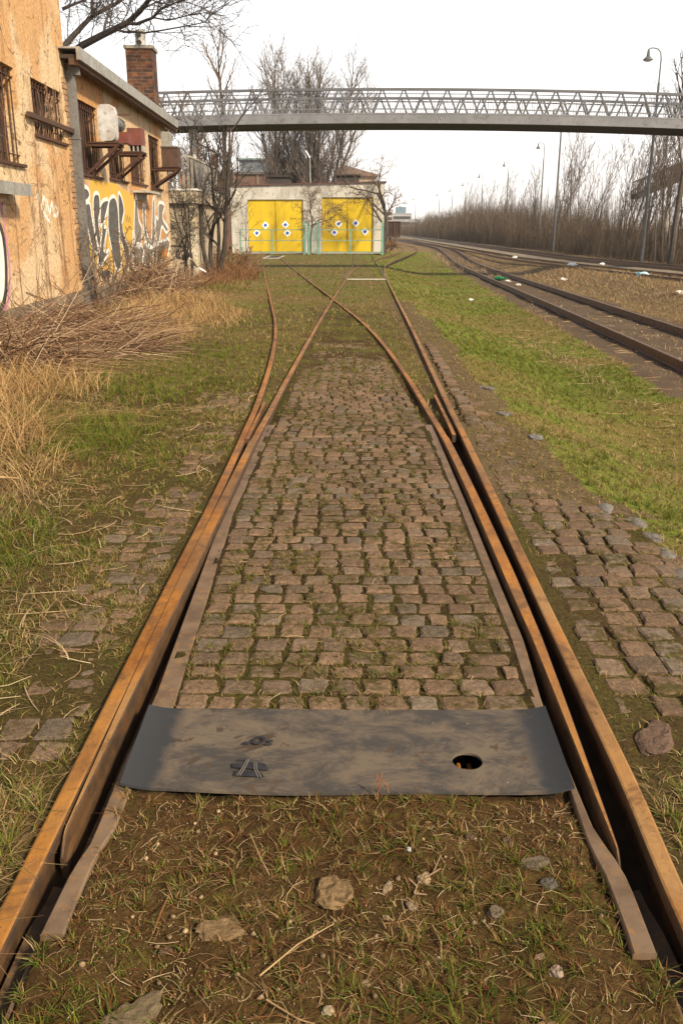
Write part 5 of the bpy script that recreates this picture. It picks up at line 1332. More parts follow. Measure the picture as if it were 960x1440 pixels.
m = MB(); m.box(3.402, 8.8, 3, 22, 9.502, 10.9); m.build('lantern_wall', pm('green_pale', (0.38, 0.40, 0.30), (0.30, 0.20, 0.15), 0.7, 0.8), rf)
m = MB(); m.box(-2.5, 9.0, 2.7, 22.3, 11.202, 11.45); m.build('lantern_roof', pm('lantern_green', (0.14, 0.20, 0.19), (0.11, 0.15, 0.14), 1, 0.7), rf)
oh = thing('orange_house', 'narrow orange brick house with chimneys left of the brick hall', 'house', (-17.0, 112, -0.6))
m = MB(); m.box(-3, 1.3, 0, 8, -0.3, 8.2); m.build('wall', pm('orange_brick', (0.42, 0.15, 0.06), (0.34, 0.13, 0.06), 2, 0.9), oh)
m = MB(); m.prism([(-3.3, 8.2), (1.6, 8.2), (-0.8, 9.8)], lambda u, v, d: (u, d, v), -0.3, 8.3); rf = m.build('roof', pm('house_roof', (0.08, 0.06, 0.055), (0.06, 0.05, 0.045), 2, 0.9), oh)
for x in (-2.2, 0.5): m = MB(); m.box(x, x + 0.7, 2, 3, 8.4, 10.6); m.build('chimney', M['brick'], rf)
for x in (-2.2, -0.4): 
    m = MB(); m.box(x, x + 1.0, -0.05, -0.005, 4.5, 6.2); m.build('window', M['glass'], oh)
tn = thing('tan_house', 'pale tan house with a shallow roof seen between the big trees', 'house', (1.0, 135, -0.6))
m = MB(); m.box(-2.6, 2.6, 0, 10, -0.3, 9.2); m.build('wall', pm('tan_wall', (0.42, 0.33, 0.25), (0.38, 0.29, 0.22), 1, 0.9), tn)
m = MB(); m.prism([(-3.0, 9.202), (3.0, 9.202), (3.0, 9.45), (-1.4, 10.6), (-3.0, 10.3)], lambda u, v, d: (u, d, v), -0.4, 10.4); m.build('roof', pm('tan_roof', (0.22, 0.15, 0.12), (0.18, 0.12, 0.1), 1, 0.9), tn)
for x in (-1.6, 0.6): 
    m = MB(); m.box(x, x + 1.0, -0.05, -0.005, 6, 7.6); m.build('window', M['glass'], tn)

# ---- distant blocks ------------------------------------------------------------------
def block(x, y, w, d, h, mat, label, storeys, upper=None):
    t = thing('office_block', label, 'office block', (x, y, -0.7))
    q = MB(); q.box(-w / 2, w / 2, 0, d, -0.3, h); q.build('wall', mat, t)
    for k in range(storeys):
        z = 1.2 + k * (h - 1.0) / storeys; q = MB(); q.box(-w / 2 + 0.6, w / 2 - 0.6, -0.12, -0.02, z, z + 1.5); q.build('window_band', M['glass'], t)
    q = MB(); q.box(-w / 2 - 0.2, w / 2 + 0.2, -0.2, d + 0.2, h + 0.002, h + 0.4); rf = q.build('roof', M['concrete'], t)
    if upper: q = MB(); q.box(-w / 2 + upper[0], -w / 2 + upper[1], 1, d - 1, h + 0.402, h + upper[2]); q.build('penthouse', upper[3], rf)
fg = pm('far_grey', (0.40, 0.42, 0.44), (0.34, 0.36, 0.38), 0.3, 0.8); fb = pm('far_blue', (0.13, 0.21, 0.28), (0.16, 0.22, 0.28), 0.2, 0.5); fp = pm('far_pink', (0.45, 0.38, 0.36), (0.40, 0.35, 0.33), 0.3, 0.8)
block(27.2, 500, 12, 14, 9.5, fg, 'distant grey block with a blue glass penthouse on the skyline', 3, (4.0, 9.0, 3.6, fb))
block(34.0, 505, 8, 14, 6.5, fg, 'distant low grey block at the right end of the skyline group', 2)
block(19.9, 480, 5, 12, 11.0, fp, 'distant narrow pinkish block right beside the shed tree', 4)
block(40.5, 560, 6, 12, 4.5, fp, 'distant small pinkish building rightmost above the hedge', 1)
# ================================================================== TREES
M['bark_dark'] = pm('dark_bark', (0.040, 0.032, 0.028), (0.065, 0.052, 0.045), 6, 0.9, (0.03, 0.025, 0.022), 20)
M['bark_grey'] = pm('grey_bark', (0.115, 0.09, 0.075), (0.075, 0.06, 0.05), 4, 0.9)
M['twig_brown'] = pm('brown_twig', (0.10, 0.068, 0.05), (0.14, 0.095, 0.065), 0.8, 0.9)
M['twig_warm'] = pm('warm_twig', (0.12, 0.085, 0.062), (0.08, 0.06, 0.048), 0.5, 0.9)
M['twig_pale'] = pm('pale_twig', (0.15, 0.12, 0.10), (0.11, 0.09, 0.078), 0.8, 0.9)
M['bark_tan'] = pm('tan_bark', (0.15, 0.11, 0.08), (0.085, 0.066, 0.053), 0.6, 0.9)

def grow(mt, mc, p, d, L, r, lev, rq, cfg):
    """recursive limb; levels below cfg['split'] go into the trunk mesh, the rest into the crown mesh"""
    segs = [9, 6, 5, 4, 3, 3][lev]; pts = [p.copy()]; dirs = [d.copy()]; dd = d.copy(); q = p.copy()
    for k in range(segs):
        w = cfg['wander'][min(lev, len(cfg['wander']) - 1)]
        dd = dd + Vector((rq.gauss(0, w), rq.gauss(0, w), rq.gauss(0, w * 0.7))) + Vector((0, 0, cfg['up'][min(lev, len(cfg['up']) - 1)] / segs))
        dd.normalize(); q = q + dd * (L / segs); pts.append(q.copy()); dirs.append(dd.copy())
    rmin = cfg['rmin']; te = cfg['taper'][min(lev, len(cfg['taper']) - 1)]
    rad = [max(rmin, r * (1 - (1 - te) * k / segs)) for k in range(segs + 1)]
    (mt if lev < cfg['split'] else mc).tube(pts, rad, [9, 6, 4, 3, 3, 3][lev], cap=lev < 2)
    if lev >= cfg['levels']: return
    nch = cfg['n'][lev]; t0 = cfg['t0'][min(lev, len(cfg['t0']) - 1)]
    ph = rq.uniform(0, 6.28)
    for k in range(nch):
        t = t0 + (1 - t0) * (k + rq.random()) / nch; f = t * segs; i = min(int(f), segs - 1); b = pts[i].lerp(pts[i + 1], f - i); dr = dirs[i + 1]
        ph += 2.4 + rq.uniform(-0.5, 0.5)
        u = dr.orthogonal().normalized(); v = dr.cross(u); ang = cfg['ang'][min(lev, len(cfg['ang']) - 1)] * rq.uniform(0.7, 1.3)
        nd = (dr * math.cos(ang) + (u * math.cos(ph) + v * math.sin(ph)) * math.sin(ang)).normalized()
        LL = L * cfg['len'][min(lev, len(cfg['len']) - 1)] * rq.uniform(0.65, 1.2) * (1.1 - cfg.get('conic', 0.5) * (t - t0) / (1 - t0 + 1e-6))
        rr_ = max(rmin, min(rad[min(i, segs)] * 0.75, r * cfg['rad'][min(lev, len(cfg['rad']) - 1)] * rq.uniform(0.7, 1.2)))
        grow(mt, mc, b, nd, LL, rr_, lev + 1, rq, cfg)

def tree(name, label, loc, seed, H, r, cfg, bark, twig, group=None, lean=(0, 0), cat='tree', stems=1):
    rq = random.Random(seed); t = thing(name, label, cat, loc, 0, group); mt, mc = MB(), MB()
    for s in range(stems):
        a = 6.28 * s / max(1, stems) + rq.random(); off = 0.0 if stems == 1 else cfg.get('stem_off', 0.15)
        ln = 0.0 if stems == 1 else cfg.get('stem_lean', 0.25) * (rq.uniform(0.15, 1.15) if cfg.get('fan') else 1)
        d = Vector((lean[0] + ln * math.cos(a), lean[1] + ln * math.sin(a), 1)).normalized()
        grow(mt, mc, Vector((off * math.cos(a), off * math.sin(a), -0.15)), d, H * rq.uniform(0.85, 1.05), r * rq.uniform(0.75, 1.0), 0, rq, cfg)
    mt.build('trunk', M[bark], t); mc.build('crown', M[twig], t)
    return t

M['bramble'] = pm('bramble_stalk', (0.15, 0.085, 0.045), (0.22, 0.13, 0.07), 8, 0.85)
BIG = dict(levels=4, split=2, wander=(0.05, 0.10, 0.14, 0.18), up=(0.1, 1.0, 0.8, 0.5), n=(13, 9, 7, 5), t0=(0.16, 0.15, 0.12, 0.12), ang=(0.48, 0.48, 0.55, 0.6), len=(0.50, 0.46, 0.43, 0.43), rad=(0.30, 0.38, 0.4, 0.45), taper=(0.15, 0.3, 0.3, 0.4), rmin=0.0085, conic=0.62)
FAN = dict(fan=True, levels=3, split=1, wander=(0.035, 0.09, 0.13), up=(0.22, 0.45, 0.3), n=(24, 9, 6), t0=(0.24, 0.12, 0.12), ang=(0.52, 0.5, 0.55), len=(0.27, 0.45, 0.45), rad=(0.26, 0.38, 0.45), taper=(0.10, 0.25, 0.35), rmin=0.010, conic=0.55, stem_off=0.28)
tree('bare_tree', 'big bare dark tree behind the shed, left of the close pair above the roof', (-7.4, 103, -0.7), 3, 18.5, 0.26, dict(FAN, stem_lean=0.24), 'bark_dark', 'twig_pale', lean=(-0.02, 0), stems=6)
tree('bare_tree', 'tallest wide bare tree behind the shed, right of the close pair above the roof', (-3.9, 101, -0.7), 8, 19.5, 0.28, dict(FAN, stem_lean=0.30), 'bark_dark', 'twig_pale', stems=9)
SLIM = dict(BIG, levels=3, n=(30, 7, 5), t0=(0.18, 0.2, 0.2), ang=(0.50, 0.5, 0.6), len=(0.26, 0.45, 0.45), rad=(0.22, 0.4, 0.4), up=(0.05, 0.9, 0.5), split=1, conic=0.6, taper=(0.12, 0.3, 0.3))
tree('poplar', 'tall slim bare tree with upright branches left of the bridge trusses', (-8.3, 60, -0.6), 14, 13.0, 0.26, SLIM, 'bark_dark', 'twig_brown')
tree('poplar', 'shorter slim bare tree behind the chimney on the left', (-10.2, 58, -0.6), 15, 10.0, 0.20, dict(SLIM, n=(34, 7, 5)), 'bark_dark', 'twig_brown')
tree('poplar', 'thin bare tree farther back beside the orange house', (-13.2, 84, -0.6), 17, 12.0, 0.2, SLIM, 'bark_grey', 'twig_brown')
FRUIT = dict(levels=4, split=2, wander=(0.10, 0.2, 0.25, 0.25), up=(0.0, 0.25, 0.2, 0.1), n=(6, 6, 5, 4), t0=(0.35, 0.25, 0.2, 0.2), ang=(0.8, 0.75, 0.8, 0.8), len=(0.60, 0.52, 0.45, 0.45), rad=(0.5, 0.45, 0.4, 0.4), taper=(0.45, 0.3, 0.3, 0.4), rmin=0.013, conic=0.1)
tree('bare_tree', 'small crooked bare tree at the right corner of the yellow-door shed', (3.05, 84.5, -0.62), 23, 5.6, 0.24, FRUIT, 'bark_dark', 'twig_brown', lean=(-0.02, 0))
tree('bare_tree', 'small spreading bare tree between the two pairs of yellow doors', (-3.55, 84.6, -0.62), 31, 4.0, 0.13, dict(FRUIT, t0=(0.5, 0.2, 0.2, 0.2), ang=(1.0, 0.8, 0.8, 0.8), len=(0.8, 0.5, 0.45, 0.45)), 'bark_dark', 'twig_brown')
FG = dict(levels=4, split=2, wander=(0.10, 0.2, 0.25, 0.28), up=(0.15, 0.35, 0.2, 0.1), n=(6, 5, 4, 2), t0=(0.25, 0.2, 0.15, 0.15), ang=(0.75, 0.75, 0.8, 0.8), len=(0.42, 0.5, 0.45, 0.45), rad=(0.45, 0.4, 0.4, 0.4), taper=(0.3, 0.3, 0.3, 0.4), rmin=0.0055, conic=0.3, stem_lean=0.16, stem_off=0.09)
tree('bare_tree', 'dark many-stemmed bare tree in front of the beige garage', (-4.55, 31.0, -0.1), 40, 4.6, 0.10, FG, 'bark_dark', 'bark_dark', stems=4)
tree('elder_bush', 'thin leafless bush against the corner of the annex', (-5.05, 28.6, 0.0), 44, 2.9, 0.04, dict(FG, n=(6, 5, 4, 3), rmin=0.005), 'bark_dark', 'bark_dark', cat='bush', stems=4)
tree('sapling', 'thin leafless sapling standing upright before the left yellow doors', (-3.66, 33.0, -0.25), 47, 2.95, 0.022, dict(FG, levels=2, n=(9, 3), up=(0.05, 0.3), wander=(0.02, 0.2), len=(0.28, 0.4), t0=(0.4, 0.2), rmin=0.005), 'bark_dark', 'bark_dark')
# young shoots at the plinth
tree('elder_bush', 'sparse leafless shrub of upright shoots at the annex plinth by the downpipe', (-4.55, 16.9, 0.0), 52, 1.7, 0.028, dict(FG, n=(4, 3, 3, 2), levels=3, stem_lean=0.30, rmin=0.004, up=(0.1, 0.5, 0.3)), 'bark_tan', 'bark_tan', cat='bush', stems=9)
tree('elder_bush', 'leafless shrub of thin shoots below the pale graffiti letters', (-4.65, 21.0, 0.0), 53, 1.5, 0.022, dict(FG, n=(4, 4, 3, 2), levels=3, stem_lean=0.35, rmin=0.004), 'bark_tan', 'bark_tan', cat='bush', stems=12)
tree('elder_bush', 'reddish brown leafless bramble bush beside the dark tree and garage', (-4.3, 34.5, -0.25), 54, 1.2, 0.02, dict(FG, n=(7, 6, 4, 2), levels=3, stem_lean=0.6, rmin=0.007), 'bramble', 'bramble', cat='bush', stems=12)
tree('elder_bush', 'reddish bush beside the right end post of the green fence', (3.7, 90.0, -0.62), 55, 1.2, 0.03, dict(FG, n=(7, 6, 4, 2), levels=3, stem_lean=0.5, rmin=0.016), 'bramble', 'bramble', cat='bush', stems=8)

# overhanging tree above the annex roof, limbs placed along their real runs
BR = {
'A':[(-7.732,27.0,6.078),(-7.221,26.7,6.276),(-6.547,26.4,6.488),(-5.842,26.1,6.693),(-5.419,25.8,6.911),(-4.999,25.5,7.226),(-4.546,25.2,7.527)],
'B':[(-8.07,27.5,6.302),(-7.787,27.7,6.639),(-7.502,27.9,6.979),(-7.245,28.1,7.274),(-6.614,28.3,7.618),(-6.052,28.5,8.033)],
'B2':[(-7.219,28.0,7.254),(-7.297,28.3,7.619),(-7.289,28.6,8.058)],
'A2':[(-6.572,26.5,6.507),(-6.567,26.7,6.79),(-6.506,26.9,7.074),(-6.484,27.1,7.361)],
'C':[(-5.82,26.0,6.673),(-5.536,25.8,6.612),(-5.053,25.6,6.721),(-4.813,25.4,6.869),(-4.344,25.2,6.993),(-3.701,25.0,7.071)],
'D':[(-6.121,26.2,6.56),(-5.909,25.9,6.451),(-5.553,25.6,6.393),(-5.253,25.3,6.311),(-4.766,25.0,6.308),(-4.057,24.7,6.353),(-3.549,24.4,6.376),(-3.224,24.1,6.575)],
'E':[(-5.033,25.5,6.701),(-4.62,25.3,6.597),(-4.111,25.1,6.66),(-3.704,24.9,6.681)],
'F':[(-8.065,28.0,7.418),(-7.715,28.1,7.577),(-7.312,28.2,7.736)],
'G':[(-5.509,26,6.953),(-5.111,26,7.124),(-4.52,26,7.336)],

}
t = thing('overhanging_tree', 'large bare tree behind the annex with dark limbs arching over its roof', 'tree', (-9.3, 28.0, 0.0))
mt, mc = MB(), MB(); rq = random.Random(77); O = Vector((-9.3, 28.0, 0.0))
mt.tube([Vector((0, 0, -.2)), Vector((0.05, 0, 1.5)), Vector((0.25, -.1, 3.0)), Vector((0.6, -.2, 4.4))], [0.36, 0.30, 0.27, 0.22], 10)
SUB = dict(levels=3, split=0, wander=(0, 0.11, 0.15, 0.18, 0.2), up=(0, 0.25, 0.15, 0.0), n=(0, 5, 4, 3), t0=(0, 0.15, 0.15, 0.15), ang=(0, 0.7, 0.75, 0.8), len=(0, 0.55, 0.55, 0.5), rad=(0, 0.45, 0.45, 0.5), taper=(0, 0.25, 0.3, 0.4), rmin=0.0065, conic=0.2)
for key, r0, r1, root in (('A', 0.115, 0.045, 1), ('B', 0.10, 0.04, 1), ('B2', 0.06, 0.03, 0), ('A2', 0.045, 0.02, 0), ('C', 0.05, 0.012, 0), ('D', 0.035, 0.008, 0), ('E', 0.022, 0.008, 0), ('F', 0.05, 0.025, 0), ('G', 0.03, 0.01, 0)):
    P_ = [Vector(p) - O for p in BR[key]]
    if root: P_ = [Vector((0.6, -0.2, 4.3))] + P_
    n = len(P_); (mt if r0 > 0.04 else mc).tube(P_, [r0 + (r1 - r0) * k / (n - 1) for k in range(n)], 7)
    nk = 8 if r0 > 0.03 else 6
    for k in range(nk):
        f = (0.15 + 0.85 * (k + rq.random()) / nk) * (n - 1); i = min(int(f), n - 2); b = P_[i].lerp(P_[i + 1], f - i); dr = (P_[i + 1] - P_[i]).normalized()
        u = dr.orthogonal().normalized(); v = dr.cross(u); ph = rq.uniform(0, 6.28); an = rq.uniform(0.5, 1.0)
        grow(mc, mc, b, (dr * math.cos(an) + (u * math.cos(ph) + v * math.sin(ph)) * math.sin(an)).normalized(), rq.uniform(0.6, 1.6), 0.015, 1, rq, SUB)
mt.build('trunk', M['bark_dark'], t); mc.build('crown', M['bark_dark'], t)
# row of dim trees behind the annex and garage
HEDGE = dict(SLIM, levels=3, n=(16, 7, 5), ang=(0.7, 0.7, 0.8), len=(0.36, 0.45, 0.45), up=(0.05, 0.4, 0.3), rmin=0.012)
tree('bare_tree', 'twiggy bare tree directly behind the chimney and the terrace railing', (-8.3, 41, -0.3), 60, 6.8, 0.13, HEDGE, 'bark_dark', 'twig_brown')
tree('bare_tree', 'twiggy bare tree between the bridge column and the slim tall tree', (-6.9, 49, -0.4), 61, 6.0, 0.12, HEDGE, 'bark_dark', 'twig_brown')
tree('bare_tree', 'low bushy bare tree by the left end wall of the shed', (-10.6, 74, -0.6), 62, 7.0, 0.12, HEDGE, 'bark_dark', 'twig_brown')
def conifer(label, x, y, h):
    t = thing('conifer', label, 'tree', (x, y, 4.6)); q = MB(); q.tube([(0, 0, -5), (0, 0, h)], [0.12, 0.02], 6); q.build('trunk', M['bark_dark'], t)
    c = MB(); rq = random.Random(int(x * 10))
    for k in range(420):
        z = h * rq.random() ** 0.8 * 0.97; R0 = 0.85 * (1 - z / h) + 0.08; a = rq.uniform(0, 6.28); rr_ = R0 * rq.uniform(0.3, 1.1); w = 0.10
        px, py = rr_ * math.cos(a), rr_ * math.sin(a); ta, tb = -math.sin(a) * w, math.cos(a) * w
        c.add([(px * .3 + ta, py * .3 + tb, z + .18), (px * .3 - ta, py * .3 - tb, z + .14), (px, py, z - 0.12)], [(0, 1, 2)])
    c.build('crown', pm('dark_needles', (0.022, 0.04, 0.020), (0.03, 0.05, 0.022), 3, 0.9), t)
conifer('small dark conifer in front of the brick hall, right one', -9.6, 116, 5.6)
conifer('dark conifer at the left edge of the brick hall', -14.6, 116, 5.8)
m = MB(); m.tube([(0, 0, 0), (-0.02, 0, 6.0), (-0.05, 0, 8.3)], [0.09, 0.07, 0.05], 8); ly = thing('yard_pole', 'thin pole with a small pale lamp head standing behind the shed roof', 'pole', (-3.9, 95, 0.0)); m.build('pole', M['zinc'], ly)
m = MB(); m.bar((-0.05, 0, 8.25), (-0.45, -.2, 8.9), 0.16, 0.10); m.build('lamp_head', M['sign_white'], ly)

# ---- thicket on the right ---------------------------------------------------------
def thicket():
    n = 17000
    Y = 42 + (1 - RNG.random(n) ** 0.55) * 330
    X = 20.5 + RNG.random(n) ** 1.3 * 11 + 0.6 * np.sin(Y * 0.21) + np.where(Y > 200, (Y - 200) * -0.02, 0)
    n1 = fbm(X, Y, 9.0, 81)
    H = np.interp(Y, [45, 60, 80, 120, 200, 350], [1.8, 2.3, 3.2, 5.2, 5.8, 5.0]) * (0.15 + 1.5 * n1) * (0.3 + 0.85 * RNG.random(n) ** 1.6)
    w = 0.011 + 0.00017 * Y * RNG.uniform(0.7, 1.3, n)
    az = RNG.uniform(0, 2 * np.pi, n); lean = np.abs(RNG.normal(0, 0.22, n))
    b = RNG.uniform(0.6, 1.35, (n, 1)); r = RNG.random((n, 1))
    col = (np.array([0.085, 0.062, 0.046]) * (1 - r) + np.array([0.155, 0.115, 0.082]) * r) * b
    P = np.stack([X, Y, ground_z(X, Y, False) - 0.05], 1)
    # side twigs
    k = 5; idx = np.repeat(np.arange(n), k); t = RNG.uniform(0.15, 0.95, n * k)
    d = np.stack([np.cos(az), np.sin(az)], 1)[idx]; hor = lean[idx] * H[idx] * (0.35 * t + 0.65 * t * t)
    P2 = P[idx].copy(); P2[:, :2] += d * hor[:, None]; P2[:, 2] += H[idx] * (t - 0.42 * lean[idx] * t * t)
    A = [np.concatenate(v) for v in ((P, P2), (H, H[idx] * RNG.uniform(0.12, 0.34, n * k)), (w, w[idx] * 0.6), (az, RNG.uniform(0, 2 * np.pi, n * k)), (lean, RNG.uniform(0.25, 1.1, n * k)), (col, col[idx] * 1.05))]
    # two crossed ribbons for every stem
    n2 = len(A[0]); o = blades_mesh('thicket', np.concatenate([A[0], A[0]]), np.tile(A[1], 2), np.tile(A[2], 2), np.concatenate([A[3], A[3] + 1.57]), np.tile(A[4], 2) , np.concatenate([A[5], A[5]]), 2, attr_mat('thicket_stem', 0.9, 3, 0.0), np.zeros(2 * n2))
    tag(o, 'dense brown leafless undergrowth beyond the right hand tracks', 'undergrowth', kind='stuff')
thicket()
SAP = dict(levels=3, split=1, wander=(0.02, 0.06, 0.12), up=(0.02, 0.7, 0.5), n=(11, 5, 3), t0=(0.18, 0.2, 0.2), ang=(0.36, 0.42, 0.6), len=(0.36, 0.42, 0.45), rad=(0.36, 0.45, 0.4), taper=(0.15, 0.3, 0.4), rmin=0.011, conic=0.45)
protos = [tree('bare_sapling', 'slender leafless sapling rising above the brown thicket beyond the right tracks', (24 + k, 60 + 3 * k, 0), 200 + k, 9.5 + 0.6 * (k % 3), 0.085, SAP, 'bark_tan' if k % 2 else 'bark_grey', 'twig_warm', 'saplings rising above the thicket', lean=((0.10, 0.22, -0.06, 0.32)[k], 0)) for k in range(4)]
rq = random.Random(5)
spots = []
for k in range(72):
    y = rq.choice([rq.uniform(50, 72), rq.uniform(58, 85), rq.uniform(70, 120), rq.uniform(110, 230)]); x = rq.uniform(20.0, 25.5) + 0.03 * max(0, y - 60)
    px = 491 + 1312 * x / y; yt = float(np.interp(px, [600, 680, 740, 780, 960], [285, 268, 235, 200, 180])) + rq.uniform(-8, 42)
    hh = 2.1 + (321 - yt) / 1250 * y
    spots.append((x, y, rq.uniform(0, 0.7) - 0.35, max(0.35, hh / 10.2)))
for k, (x, y, rz, s) in enumerate(spots):
    loc = (x, y, gz(x, y) - 0.05)
    if k < 4: o = protos[k]; o.location = loc; o.rotation_euler[2] = rz; o.scale = (s, s, s)
    else: dup(protos[k % 4], loc, rz, s)
o = tree('bare_tree', 'thickest grey trunk among the saplings, beneath the right end of the bridge', (18.9, 54.5, -0.5), 95, 12.5, 0.20, dict(SAP, n=(24, 6, 5), t0=(0.42, 0.2, 0.2)), 'bark_grey', 'twig_warm', lean=(0.05, 0))

# ================================================================== FOOTBRIDGE
M['bridge'] = pm('bridge_grey', (0.205, 0.205, 0.22), (0.16, 0.16, 0.175), 0.8, 0.6, (0.13, 0.125, 0.12), 5, 0.1)
M['truss'] = pm('truss_grey', (0.12, 0.122, 0.135), (0.095, 0.096, 0.105), 0.8, 0.6)
M['bridge_dark'] = pm('bridge_soffit', (0.05, 0.045, 0.045), (0.035, 0.03, 0.03), 1, 0.8)
fb_ = thing('footbridge', 'long grey steel footbridge with zigzag truss railings crossing above the tracks', 'footbridge', (2, 45, 0))
zc = lambda x: 0.09 - 0.0013 * (x - 1.6) ** 2
X0, X1 = -13.0, 27.0; NB = 80; bx_ = [X0 + (X1 - X0) * k / NB for k in range(NB + 1)]
def along(mb, y0, y1, z0, z1):
    for a, b in zip(bx_[:-1], bx_[1:]):
        za, zb = zc(a), zc(b); a -= 2; b -= 2
        V = [(a, y0, z0 + za), (b, y0, z0 + zb), (b, y1, z0 + zb), (a, y1, z0 + za), (a, y0, z1 + za), (b, y0, z1 + zb), (b, y1, z1 + zb), (a, y1, z1 + za)]
        mb.add(V, [(0, 3, 2, 1), (4, 5, 6, 7), (0, 1, 5, 4), (2, 3, 7, 6)])
m = MB(); along(m, 0.1, 2.9, 6.12, 6.50); m.build('deck', M['bridge_dark'], fb_)
for y0, y1 in ((-0.08, 0.095), (2.905, 3.08)):
    m = MB(); along(m, y0, y1, 6.13, 6.50); m.build('girder', M['bridge'], fb_)
    m = MB(); along(m, y0 + .03, y1 - .02, 6.512, 6.58); m.build('bottom_chord', M['bridge'], fb_)
    m = MB(); along(m, y0 + .02, y1 - .02, 7.52, 7.63); m.build('top_chord', M['truss'], fb_)
    m = MB(); ym = (y0 + y1) / 2
    for k in range(40):
        a = X0 - 2 + k * 1.0; zz = zc(a + 2)
        m.bar((a + 0.04, ym, 6.575 + zz), (a + 0.46, ym, 7.54 + zz), 0.09, 0.07); m.bar((a + 0.54, ym, 7.54 + zz), (a + 0.96, ym, 6.575 + zz), 0.09, 0.07)
    m.build('truss', M['truss'], fb_)
    m = MB(); yi = ym + (0.18 if y0 < 1 else -0.18)
    for k in range(330):
        a = X0 - 2 + k * 0.12; zz = zc(a + 2); m.tube([(a, yi, 6.55 + zz), (a, yi, 7.42 + zz)], 0.009, 3, False)
    along(m, yi - .015, yi + .015, 7.40, 7.43); along(m, yi - .02, yi + .02, 7.05, 7.10)
    m.build('balusters', M['bridge'], fb_)
colm = pm('column_paint', (0.66, 0.65, 0.62), (0.50, 0.49, 0.46), 4, 0.7, (0.25, 0.22, 0.18), 9)
for x in (-7.55, 25.8):
    m = MB(); m.tube([(x - 2, 1.2, -1.0), (x - 2, 1.2, 6.10 + zc(x))], 0.16, 14); m.build('column', colm, fb_)
rp_ = thing('bridge_ramp', 'dark sloping footbridge ramp with railings behind the right thicket', 'ramp', (27, 76, -0.3))
m = MB(); F_ = lambda x: 3.5 + (x - 22) * 0.41
def rbar(mb, a, b, z, w, h, y): mb.bar((a - 27, y, F_(a) + .3 + z), (b - 27, y, F_(b) + .3 + z), w, h)
rbar(m, 23.2, 40, 0.0, 2.0, 0.35, 1.0); m.build('deck', M['bridge_dark'], rp_)
for y in (0.05, 1.95):
    m = MB(); rbar(m, 23.2, 40, 1.12, 0.12, 0.12, y); m.build('handrail', M['bridge_dark'], rp_)
    m = MB()
    for k in range(112): a = 23.2 + k * 0.15; m.bar((a - 27, y, F_(a) + .3 + 0.17), (a - 27, y, F_(a) + .3 + 1.0), 0.085, 0.03)
    m.build('balusters', M['bridge_dark'], rp_)
for x in (26, 32, 38):
    m = MB(); m.tube([(x - 27, 1.0, -0.5), (x - 27, 1.0, F_(x) + .15)], 0.2, 10); m.build('column', M['concrete'], rp_)

# ================================================================== YARD LAMPS
M['lamp_metal'] = pm('lamp_metal', (0.13, 0.135, 0.135), (0.10, 0.10, 0.10), 2, 0.5)
LM = [(18.9, 60, 'nearest yard lamp, its bell shade standing clear above the right end of the bridge'),
      (19.5, 89, 'yard lamp whose head hides behind the bridge, only its pole showing below'),
      (24.9, 122.7, 'yard lamp with the highest head seen below the bridge'),
      (26.2, 157, 'yard lamp second highest below the bridge'),
      (26.9, 191.6, 'yard lamp third highest below the bridge'),
      (28.1, 228.8, 'small distant yard lamp above the middle of the thicket'),
      (28.7, 263.3, 'small distant yard lamp left of the middle of the thicket'),
      (28.6, 300.0, 'very small yard lamp where the thicket gets low'),
      (23.9, 340.0, 'farthest yard lamp, next to the distant office blocks')]
L0 = thing('yard_lamp', LM[0][2], 'lamp post', (0, 0, 0), 0, 'yard lamps along the right hand tracks')
m = MB(); m.tube([(0, 0, -0.5), (0, 0, 6), (0, 0, 10.6)], [0.13, 0.10, 0.075], 10); m.tube([(0, 0, 10.602), (0, 0, 11.9), (-0.06, 0, 12.25), (-0.22, 0, 12.45), (-0.5, 0, 12.52), (-0.78, 0, 12.5)], [0.05, 0.045, 0.04, 0.04, 0.035, 0.035], 8); m.build('pole', M['lamp_metal'], L0)
m = MB(); m.lathe([(0.05, 0.62), (0.07, 0.55), (0.09, 0.40), (0.11, 0.22), (0.15, 0.17), (0.29, 0.05), (0.31, 0.0), (0.27, 0.0)], (-0.80, 0, 11.85), 16); hd = m.build('lamp_shade', M['lamp_metal'], L0)
m = MB(); m.lathe([(0.20, -0.06), (0.25, 0.0), (0.12, 0.05)], (-0.80, 0, 11.845), 12); m.build('lens', pm('lamp_lens', (0.6, 0.6, 0.58), (0.5, 0.5, 0.48), 3, 0.3), hd)
for k, (x, y, lab) in enumerate(LM):
    zg = -0.55
    if k == 0: L0.location = (x, y, zg)
    else: dup(L0, (x, y, zg), 0, 1, lab)

# ================================================================== WAGON
wg = thing('goods_wagon', 'dark rusty open goods wagon seen end-on beyond the fence', 'goods wagon', (6.05, 135, -0.62), 0.05)
wm = pm('wagon_rust', (0.030, 0.018, 0.015), (0.05, 0.027, 0.021), 0.8, 0.8)
m = MB(); m.box(-1.35, 1.35, 0.0, 12, 1.15, 3.05); wb = m.build('body', wm, wg)
for x in (-1.27, -0.45, 0.45, 1.27): m = MB(); m.box(x - .07, x + .07, -0.12, -0.004, 1.2, 3.0); m.build('stanchion', M['dark_iron'], wb)
m = MB(); m.box(-1.35, 1.35, -0.12, -.004, 3.052, 3.15); m.build('top_rail', M['dark_iron'], wb)
for sx in (-1.36, 1.36):
    for y in (0.2, 2, 4, 6, 8, 10, 11.7): m = MB(); m.box(sx - .05, sx + .05, y, y + .14, 1.2, 3.0); m.build('stanchion', M['dark_iron'], wb)
m = MB(); m.box(-1.3, 1.3, -0.15, 12.1, 0.92, 1.146); m.build('underframe', M['dark_iron'], wg)
